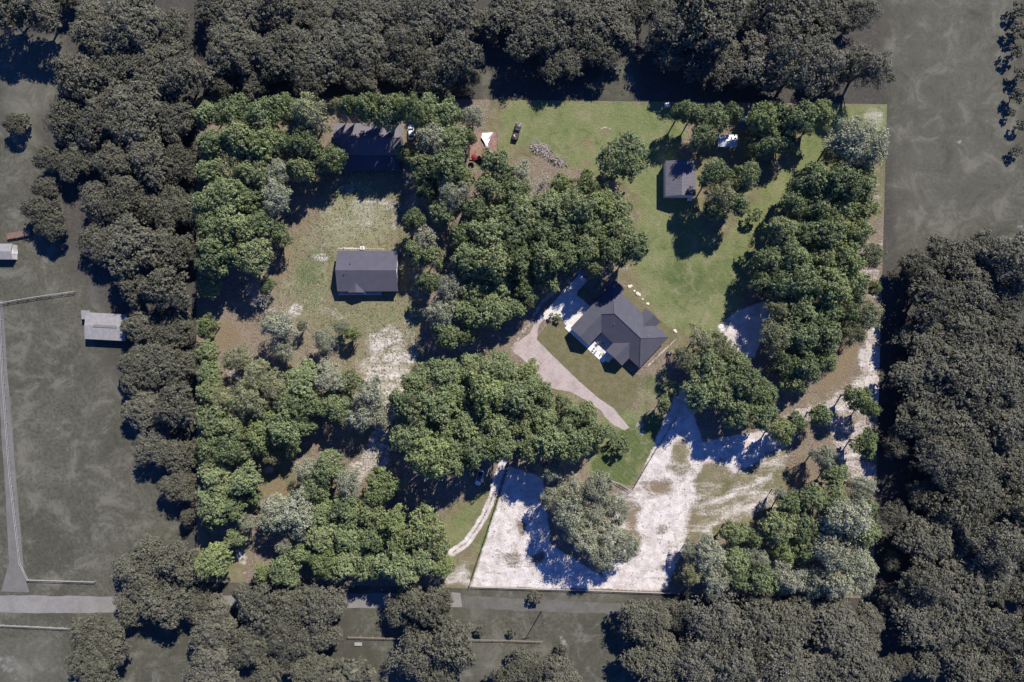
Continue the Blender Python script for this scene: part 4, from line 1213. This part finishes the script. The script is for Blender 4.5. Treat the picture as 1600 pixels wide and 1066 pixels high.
# rows of trees: (phrase, group, default kind, [(x, y, r[, kind])...])
ROWS = [
 # inside the lot, left side
 ('in top row, bright upper left wood', 'd', [(325, 180, 27), (370, 172, 27), (416, 178, 25), (452, 172, 22), (489, 176, 28, 'o')]),
 ('in second row, bright upper left wood', 'd', [(338, 224, 28), (376, 214, 26), (410, 224, 28, 'b'), (446, 226, 24), (480, 222, 28), (512, 246, 24)]),
 ('in third row, bright upper left wood', 'd', [(324, 268, 28), (362, 262, 26, 'o'), (398, 268, 28), (436, 268, 27, 'g'), (474, 266, 26, 'd')]),
 ('in fourth row, bright upper left wood', 'd', [(320, 312, 28), (356, 306, 28), (394, 310, 29), (430, 312, 27, 'g')]),
 ('in fifth row, bright upper left wood', 'd', [(328, 354, 29), (368, 352, 30), (404, 352, 25), (436, 366, 15)]),
 ('in lowest row, bright upper left wood', 'd', [(322, 396, 28), (360, 398, 29), (398, 398, 27)]),
 ('beside the shaded hollow left of the cottage', 'd', [(314, 446, 18), (406, 462, 24, 'r'), (420, 444, 16)]),
 ('in the column below the shaded hollow', 'd', [(322, 508, 20, 'b'), (316, 548, 20), (330, 580, 20), (318, 612, 20)]),
 ('around the tan patch left of the scrubby sand', 'g', [(372, 560, 24, 'o'), (404, 585, 24, 'o'), (436, 512, 24), (442, 545, 20), (472, 508, 10, 'g')]),
 ('in the small scattered trees below the cottage', 'g', [(505, 534, 22), (535, 512, 15), (552, 520, 13, 'b')]),
 ('in upper row, middle left wood', 'd', [(346, 620, 26, 'o'), (388, 624, 26, 'o'), (430, 602, 28, 'o'), (474, 592, 28), (512, 590, 26, 'g'), (546, 600, 24), (580, 612, 26, 'g')]),
 ('in lower row, middle left wood', 'd', [(326, 658, 27), (366, 662, 26), (412, 640, 28), (452, 636, 27), (494, 630, 26), (530, 636, 27), (566, 646, 24, 'g')]),
 ('under the middle left wood above the dark hollow', 'd', [(402, 682, 24, 'b'), (440, 672, 28), (478, 664, 20), (596, 648, 18, 'g'), (456, 700, 18), (424, 714, 16, 'o')]),
 ('in the lower left corner wood, upper half', 'd', [(326, 702, 28), (366, 706, 27), (344, 746, 29), (384, 748, 24), (396, 774, 18)]),
 ('in the lower left corner wood, lower half', 'd', [(324, 790, 27), (362, 792, 24), (322, 880, 24, 'b'), (386, 814, 16, 'g'), (338, 812, 18), (366, 842, 15)]),
 ('in upper row, big bottom left wood', 'd', [(482, 732, 26, 'g'), (516, 728, 28), (546, 752, 26, 'g'), (594, 756, 32, 'b'), (492, 768, 26)]),
 ('in second row, big bottom left wood', 'd', [(428, 806, 26, 'g'), (462, 800, 28, 'g'), (502, 802, 26), (538, 792, 28), (576, 800, 26), (616, 812, 28, 'b')]),
 ('in third row, big bottom left wood', 'd', [(470, 828, 20, 'g'), (506, 838, 26), (544, 836, 28), (584, 838, 28), (624, 846, 28, 'b'), (660, 826, 28, 'b'), (686, 850, 24)]),
 ('in bottom row, big bottom left wood', 'd', [(414, 892, 20, 'b'), (446, 888, 22), (444, 852, 15, 'g'), (474, 862, 16), (504, 880, 24, 'b'), (540, 878, 28), (578, 882, 28), (618, 884, 28), (656, 870, 28), (690, 886, 20, 'b')]),
 # centre
 ('in top row, wood left of the gravel driveway', 'd', [(652, 596, 30), (694, 588, 28), (736, 578, 30), (780, 572, 30), (820, 584, 24, 'b')]),
 ('in second row, wood left of the gravel driveway', 'd', [(640, 636, 28), (682, 632, 30), (724, 622, 30), (766, 616, 30, 'b'), (806, 622, 28)]),
 ('in third row, wood left of the gravel driveway', 'd', [(650, 678, 30), (692, 676, 28), (732, 668, 29), (774, 660, 30), (816, 662, 28), (852, 650, 26), (892, 656, 26)]),
 ('in lowest row, wood above the silver car', 'd', [(670, 716, 30, 'b'), (708, 716, 28), (744, 704, 26), (786, 696, 22), (826, 700, 22), (862, 694, 26), (900, 692, 26), (932, 676, 24)]),
 ('along the lower edge of the gravel driveway', 'd', [(850, 618, 20), (882, 634, 22), (914, 646, 20), (946, 672, 15), (838, 596, 14)]),
 ('standing alone on the green lawn corner', 's', [(969, 694, 18)]),
 ('in upper part, moss-hung wood by the white sand', 'g', [(862, 736, 24), (894, 764, 28), (930, 764, 26), (866, 778, 24), (960, 792, 24)]),
 ('in lower part, moss-hung wood by the white sand', 'g', [(888, 800, 28), (924, 804, 26), (910, 836, 26), (946, 834, 28), (942, 868, 25), (980, 856, 24)]),
 # north centre
 ('along the top edge above the barn', 'd', [(546, 166, 16), (578, 164, 20), (612, 174, 27), (640, 172, 22, 'b'), (594, 158, 20), (530, 170, 14, 'o')]),
 ('against the two ends of the barn', 'd', [(522, 252, 16), (634, 240, 16)]),
 ('between the barn and the reddish deck, upper row', 'd', [(668, 182, 26), (702, 182, 25), (734, 186, 22, 'g'), (676, 222, 24, 'g'), (712, 222, 24), (732, 216, 17)]),
 ('between the barn and the reddish deck, lower row', 'd', [(664, 258, 24), (698, 262, 26), (728, 278, 20), (672, 296, 24), (706, 302, 24, 'g'), (690, 330, 20)]),
 ('scattered in the dappled shade right of the cottage', 'd', [(648, 342, 18), (664, 372, 18, 'g'), (650, 394, 16), (676, 404, 18), (672, 440, 16)]),
 ('in top row, large centre wood, below the deck', 'd', [(780, 258, 25), (812, 268, 24, 'g'), (768, 292, 25), (806, 302, 26), (846, 292, 24, 'r'), (880, 288, 20, 'b'), (912, 290, 20, 'b')]),
 ('in second row, large centre wood', 'd', [(742, 326, 26), (780, 334, 27), (820, 332, 27), (860, 326, 27), (900, 322, 28), (938, 320, 26, 'b'), (970, 328, 24)]),
 ('in third row, large centre wood', 'd', [(726, 366, 26), (764, 370, 28), (804, 370, 28), (846, 366, 28), (886, 362, 28), (926, 358, 28), (962, 360, 26)]),
 ('in fourth row, large centre wood', 'd', [(732, 404, 26), (770, 410, 28), (808, 410, 27), (846, 404, 27), (882, 398, 26), (916, 392, 22), (952, 390, 20)]),
 ('in fifth row, large centre wood', 'd', [(708, 446, 27, 'g'), (744, 448, 27), (782, 448, 28), (820, 446, 26), (850, 434, 20)]),
 ('in lowest row, large centre wood by the concrete', 'd', [(690, 486, 27, 'g'), (728, 488, 26), (766, 486, 26), (800, 480, 25), (826, 470, 18), (696, 526, 25), (730, 524, 18)]),
 ('beside the upper corner of the large house roof', 'd', [(930, 424, 13), (964, 398, 22), (992, 390, 28, 'd'), (890, 424, 10, 's')]),
 ('standing alone on the upper lawn', 'd', [(975, 250, 36)]),
 ('below the lone lawn tree at the wood edge', 'g', [(944, 290, 18)]),
 # north east
 ('along the top edge right of the lawn', 'd', [(1066, 174, 16), (1086, 180, 24), (1114, 184, 28), (1146, 178, 20), (1192, 184, 26, 'b'), (1216, 186, 24), (1246, 180, 26), (1284, 176, 22)]),
 ('around the white carport', 'd', [(1204, 222, 26), (1186, 204, 16, 'b'), (1100, 212, 20), (1180, 236, 16), (1226, 224, 18)]),
 ('next to the grey metal shed', 'd', [(1120, 276, 26), (1146, 286, 22, 'o'), (1164, 274, 27, 'd'), (1128, 306, 26, 'o'), (1112, 328, 20), (1148, 318, 22)]),
 ('alone on the lawn below the shed trees', 's', [(1178, 338, 13)]),
 ('in the upper right lot corner cluster', 'g', [(1316, 216, 30), (1350, 224, 36), (1296, 244, 22, 'o'), (1340, 252, 26)]),
 ('in top row, bright right wood', 'd', [(1274, 282, 26, 'd'), (1308, 284, 28), (1342, 290, 26)]),
 ('in second row, bright right wood', 'd', [(1242, 322, 22), (1276, 322, 27), (1314, 326, 27), (1350, 330, 25, 'b')]),
 ('in third row, bright right wood', 'd', [(1222, 364, 24), (1258, 364, 27), (1298, 364, 28), (1338, 366, 28, 'b')]),
 ('in fourth row, bright right wood', 'd', [(1202, 402, 24), (1238, 404, 27), (1280, 404, 28), (1320, 406, 27, 'b'), (1358, 400, 18, 'o')]),
 ('in fifth row, bright right wood', 'd', [(1186, 440, 20), (1218, 444, 26), (1256, 446, 28), (1298, 446, 28, 'b'), (1336, 446, 25), (1366, 450, 12, 'b')]),
 ('in sixth row, bright right wood', 'd', [(1216, 484, 20, 'o'), (1248, 486, 27), (1288, 486, 28), (1326, 488, 26), (1358, 492, 22, 'o')]),
 ('in seventh row, bright right wood', 'd', [(1216, 526, 26, 'o'), (1254, 528, 28), (1292, 526, 26), (1330, 522, 22, 'o')]),
 ('in lowest row, bright right wood', 'd', [(1222, 568, 24), (1258, 570, 27), (1284, 560, 24), (1240, 598, 20)]),
 ('in upper part, round grove right of the large house', 'd', [(1098, 530, 22, 'o'), (1128, 542, 24, 'o'), (1076, 562, 20, 'o'), (1110, 576, 26), (1148, 570, 24), (1054, 606, 18, 's')]),
 ('in lower part, round grove right of the large house', 'd', [(1092, 610, 26), (1128, 612, 28), (1164, 598, 26), (1192, 616, 24), (1150, 642, 28), (1186, 646, 22), (1040, 630, 14)]),
 ('over the sandy track at the right lot edge', 'b', [(1222, 672, 22), (1246, 660, 14, 'd'), (1282, 648, 22, 'd'), (1340, 622, 18), (1364, 640, 14), (1352, 694, 22)]),
 ('in upper part, lower right wood', 'd', [(1290, 716, 24, 'g'), (1304, 746, 22), (1342, 762, 24, 'g'), (1268, 776, 22), (1236, 788, 22), (1300, 780, 24), (1220, 772, 12, 'g'), (1350, 790, 22)]),
 ('in the middle of the lower right wood', 'd', [(1148, 832, 20), (1176, 842, 20), (1220, 822, 25), (1254, 820, 26), (1288, 820, 26, 'g'), (1324, 808, 30, 'g'), (1352, 832, 26)]),
 ('in the lower middle of the lower right wood', 'd', [(1082, 858, 20, 'g'), (1112, 864, 24, 'g'), (1146, 872, 24), (1184, 872, 22, 'g'), (1222, 862, 25, 'b'), (1258, 860, 26), (1296, 864, 28, 'g'), (1332, 866, 30, 'g'), (1352, 884, 22, 'g')]),
 ('along the bottom edge of the lower right wood', 'g', [(1082, 898, 20, 'o'), (1116, 904, 22), (1150, 908, 22, 'd'), (1190, 904, 24, 'd'), (1228, 902, 24), (1266, 904, 24), (1304, 906, 26), (1342, 910, 22), (1060, 904, 10, 's')]),
 # the land around: oaks with dimming painted into leaf and bark colours
 ('at the upper left frame corner', 'x', [(14, 8, 40), (58, 16, 38), (98, -6, 30)]),
 ('in upper row, dull wood left of the lot', 'x', [(150, 46, 44), (212, 28, 44), (268, 44, 40)]),
 ('in second row, dull wood left of the lot', 'x', [(118, 116, 40), (178, 106, 44), (238, 104, 42), (284, 118, 34)]),
 ('in third row, dull wood left of the lot', 'x', [(108, 186, 38), (158, 178, 42), (216, 176, 44), (270, 184, 40)]),
 ('in fourth row, dull wood left of the lot', 'x', [(80, 250, 22), (126, 250, 38), (178, 252, 42), (236, 252, 42), (284, 256, 32)]),
 ('around the upper left dull clearing', 'y', [(38, 190, 14, 'z'), (70, 292, 22), (62, 330, 26, 'x'), (84, 352, 24, 'x'), (20, 196, 16, 'x')]),
 ('in fifth row, dull wood left of the lot', 'x', [(150, 318, 34), (196, 318, 42), (250, 320, 42), (292, 326, 30)]),
 ('in sixth row, dull wood left of the lot', 'x', [(160, 380, 32), (206, 386, 40), (260, 386, 40), (296, 396, 26)]),
 ('in dull wood near the farm building', 'x', [(212, 452, 36), (260, 452, 38), (222, 510, 34, 'x'), (272, 512, 36)]),
 ('in the dull wood right of the left field', 'x', [(214, 574, 32), (262, 574, 40), (232, 640, 38, 'y'), (282, 636, 34), (242, 702, 36, 'y'), (286, 706, 32), (282, 760, 26), (292, 808, 14)]),
 ('by the road below the left field', 'x', [(234, 896, 46), (282, 878, 38), (214, 946, 34), (264, 944, 40), (298, 920, 34)]),
 ('in dull trees under the left road', 'x', [(134, 990, 38), (172, 1004, 36), (150, 1040, 36), (330, 984, 38, 'y'), (326, 1042, 40, 'y')]),
 ('in dull grove below bottom left wood', 'x', [(404, 946, 34), (450, 940, 40), (506, 938, 38), (396, 1006, 40), (450, 996, 38, 'y'), (500, 990, 36, 'y'), (420, 1056, 36), (480, 1046, 32)]),
 ('in the dull trees below the two-track lane', 'x', [(640, 944, 32), (676, 950, 34), (652, 976, 26), (700, 1004, 36), (654, 1024, 36, 'y'), (690, 1046, 36), (560, 1060, 44, 'z'), (520, 1062, 40, 'z')]),
 ('at the bottom edge below the utility pole', 'x', [(824, 1042, 36), (868, 1058, 30, 'y'), (878, 1014, 12, 'z'), (792, 1062, 20, 'x')]),
 ('on the grassy verge below the white sand', 'z', [(838, 934, 12), (800, 988, 8), (750, 985, 9)]),
 ('in upper row, dull wood at lower right', 'y', [(1012, 972, 36, 'x'), (1066, 962, 40), (1124, 966, 42), (1184, 970, 42), (1244, 974, 42), (1304, 982, 42), (1352, 986, 34)]),
 ('along the frame edge at lower right', 'y', [(1032, 1036, 38, 'x'), (1090, 1032, 42), (1150, 1036, 42), (1210, 1040, 42), (1270, 1042, 42), (1328, 1046, 42)]),
 ('in dull top edge row, left half', 'x', [(330, 8, 36), (384, 18, 38), (438, 10, 38), (494, 16, 40), (548, 12, 38)]),
 ('in dull top edge row, middle', 'y', [(604, 20, 40), (660, 26, 40), (716, 18, 38), (760, 34, 26)]),
 ('in dull second row above lot, left half', 'x', [(366, 74, 40), (340, 124, 30), (396, 124, 36), (436, 84, 38), (482, 122, 38), (508, 78, 40)]),
 ('in dull second row above lot, middle', 'x', [(556, 116, 36), (568, 66, 38), (618, 110, 38), (634, 72, 38, 'y'), (680, 112, 36), (716, 88, 38), (728, 124, 28)]),
 ('above the lot between the two shaded lawns', 'x', [(806, 18, 34), (1004, 14, 30), (846, 52, 40), (892, 22, 42), (944, 30, 40), (878, 92, 38), (930, 70, 32), (966, 56, 24)]),
 ('in upper row, dull wood left of pale strip', 'y', [(1054, 32, 42), (1110, 28, 42, 'x'), (1168, 30, 44), (1226, 28, 44), (1286, 26, 42, 'x'), (1344, 24, 40)]),
 ('in lower row, dull wood left of pale strip', 'y', [(1048, 78, 34, 'x'), (1094, 92, 38), (1146, 104, 38), (1198, 96, 42), (1252, 94, 42), (1306, 100, 42), (1354, 100, 34)]),
 ('in the column at the upper right edge', 'z', [(1588, 16, 14), (1594, 48, 15), (1586, 84, 13), (1594, 118, 14), (1590, 150, 13), (1580, 176, 8), (1593, 196, 13), (1590, 236, 11)]),
 ('in top row, big dull right wood', 'x', [(1438, 420, 34), (1484, 396, 42), (1536, 394, 42), (1588, 408, 42)]),
 ('in second row, big dull right wood', 'x', [(1456, 472, 42), (1514, 456, 44), (1572, 468, 44)]),
 ('in third row, big dull right wood', 'x', [(1450, 534, 42), (1506, 524, 42), (1564, 534, 44), (1608, 540, 34)]),
 ('in fourth row, big dull right wood', 'x', [(1446, 594, 40), (1500, 590, 42), (1556, 596, 42), (1602, 604, 34)]),
 ('in fifth row, big dull right wood', 'x', [(1446, 656, 40), (1502, 656, 42, 'y'), (1556, 660, 42), (1604, 666, 36), (1402, 694, 22, 'y')]),
 ('in sixth row, big dull right wood', 'x', [(1462, 718, 40, 'y'), (1516, 722, 42), (1594, 728, 38)]),
 ('in seventh row, big dull right wood', 'y', [(1448, 780, 40), (1504, 784, 42, 'x'), (1560, 790, 40), (1608, 790, 34, 'x'), (1396, 806, 18)]),
 ('in eighth row, big dull right wood', 'x', [(1446, 844, 40, 'y'), (1502, 846, 42), (1556, 852, 40, 'y'), (1606, 856, 34), (1396, 878, 16, 'y')]),
 ('in ninth row, big dull right wood', 'y', [(1450, 908, 40), (1506, 910, 42), (1562, 916, 40, 'x'), (1608, 920, 34), (1398, 932, 18)]),
 ('in tenth row, big dull right wood', 'y', [(1448, 972, 40), (1504, 976, 42, 'x'), (1560, 980, 42), (1608, 984, 34)]),
 ('in bottom row, big dull right wood', 'y', [(1452, 1034, 40), (1510, 1040, 42), (1566, 1044, 42, 'x'), (1610, 1046, 36), (1400, 1040, 26)]),
]
TALL = {'above the barn': 1.6, 'upper corner of the large house': 1.45, 'above the silver car': 1.3, 'fourth row, large centre': 1.2, 'moss-hung wood': 1.05, 'lot edge': 1.0, 'below the cottage': 0.8, 'beside the shaded hollow': 0.8, 'metal shed': 1.15}
for phrase, dk_, lst in ROWS:
    lst = sorted([(t + (dk_,))[:4] if len(t) == 3 else t for t in lst], key=lambda t: t[0])
    n = len(lst)
    for i, (x, y, r_, k) in enumerate(lst):
        if n == 1: lb = f'{KINDS[k][3]} {"bush" if k in "sz" else "oak"} {phrase}'
        else:
            ordn = 'leftmost' if i == 0 else ('rightmost' if i == n - 1 else ORD[i] + ' from left')
            lb = f'{KINDS[k][3]} {"bush" if k in "sz" else "oak"}, {ordn} {phrase}'
        if len(lb.replace('-', ' ').split()) > 16: print('LONG', lb)
        tree(x, y, r_, k, lb, None if n == 1 else 'trees ' + phrase, None, next((v for kk_, v in TALL.items() if kk_ in phrase), 1.0))

# garden shrubs in the courtyard of the large house, and by its driveway
for i, (x, y, r_) in enumerate([(928, 545, 2.2), (931, 549, 2.0), (934, 536, 2.6), (938, 534, 2.4), (942, 537, 2.4), (944, 541, 2.0), (939, 553, 1.6), (943, 553, 1.6)]):
    tree(x, y, r_, 's', f'low clipped shrub in the house courtyard, {ORD[i]} from upper left', 'clipped shrubs in the house courtyard', 'shrub')
for x, y, r_, lb in ((872, 496, 7, 'rounded dark bush at the lower corner of the concrete driveway'), (862, 493, 5, 'smaller bush just left of the rounded one by the concrete driveway'), (912, 458, 9, 'brownish bush in the shaded notch between concrete driveway and house')):
    tree(x, y, r_, 's', lb, None)

# ------------------------------------------------------------------ weeds and tufts, too many to count
def tufts(name, seed, n, poly, mat, size, label, hgt=0.12):
    rg = np.random.default_rng(seed)
    xs_, ys_ = [], []
    p = np.array(poly, float)
    X = rg.uniform(p[:, 0].min(), p[:, 0].max(), n * 3)
    Y = rg.uniform(p[:, 1].min(), p[:, 1].max(), n * 3)
    # clumped: keep where a few random centres are close
    cx = rg.uniform(p[:, 0].min(), p[:, 0].max(), 60)
    cy = rg.uniform(p[:, 1].min(), p[:, 1].max(), 60)
    d = np.min(np.hypot(X[:, None] - cx, Y[:, None] - cy), axis=1)
    ok = (poly_dist(X, Y, poly) > 3) & (rg.uniform(0, 1, len(X)) < np.exp(-d / 18) + 0.12)
    X, Y = X[ok][:n], Y[ok][:n]
    m_ = len(X)
    k = 6
    bx = ((X - 800) * S)[:, None] + rg.normal(0, size * .5, (m_, k))
    by = ((533 - Y) * S)[:, None] + rg.normal(0, size * .5, (m_, k))
    a = rg.uniform(0, 6.28, (m_, k))
    l_ = size * rg.uniform(.5, 1.3, (m_, k))
    h_ = hgt * rg.uniform(.5, 1.4, (m_, k))
    z = np.zeros_like(bx) + 0.01
    v0 = np.stack([bx - np.cos(a) * l_ * .5, by - np.sin(a) * l_ * .5, z], -1)
    v1 = np.stack([bx + np.cos(a) * l_ * .5, by + np.sin(a) * l_ * .5, z], -1)
    v2 = np.stack([bx + np.sin(a) * l_ * .5, by - np.cos(a) * l_ * .5, z + h_], -1)
    V = np.stack([v0, v1, v2], 2).reshape(-1, 3)
    me = np_mesh(name, V, np.arange(len(V)).reshape(-1, 3), mat)
    tag(link(name, me), label, 'weeds', kind='stuff')


M['weed'] = plain('weed_green', (0.11, 0.14, 0.05), 0.8, 0.3, 2)
M['dryweed'] = plain('dry_weed', (0.24, 0.21, 0.12), 0.9, 0.3, 2)
tufts('weeds', 1, 2200, [(430, 265), (640, 262), (680, 700), (560, 740), (430, 560)], M['weed'], 0.28, 'rough green weeds over the dry clearing round the cottage')
tufts('dry_grass', 2, 4000, [(430, 265), (640, 262), (680, 700), (560, 740), (430, 560)], M['dryweed'], 0.3, 'dry straw tufts over the clearing round the cottage')
tufts('weeds', 3, 1200, [(800, 740), (740, 912), (1060, 920), (1220, 790), (1370, 740), (1375, 560), (1090, 680), (1000, 760)], M['dryweed'], 0.3, 'sparse dry weeds standing on the pale sand')
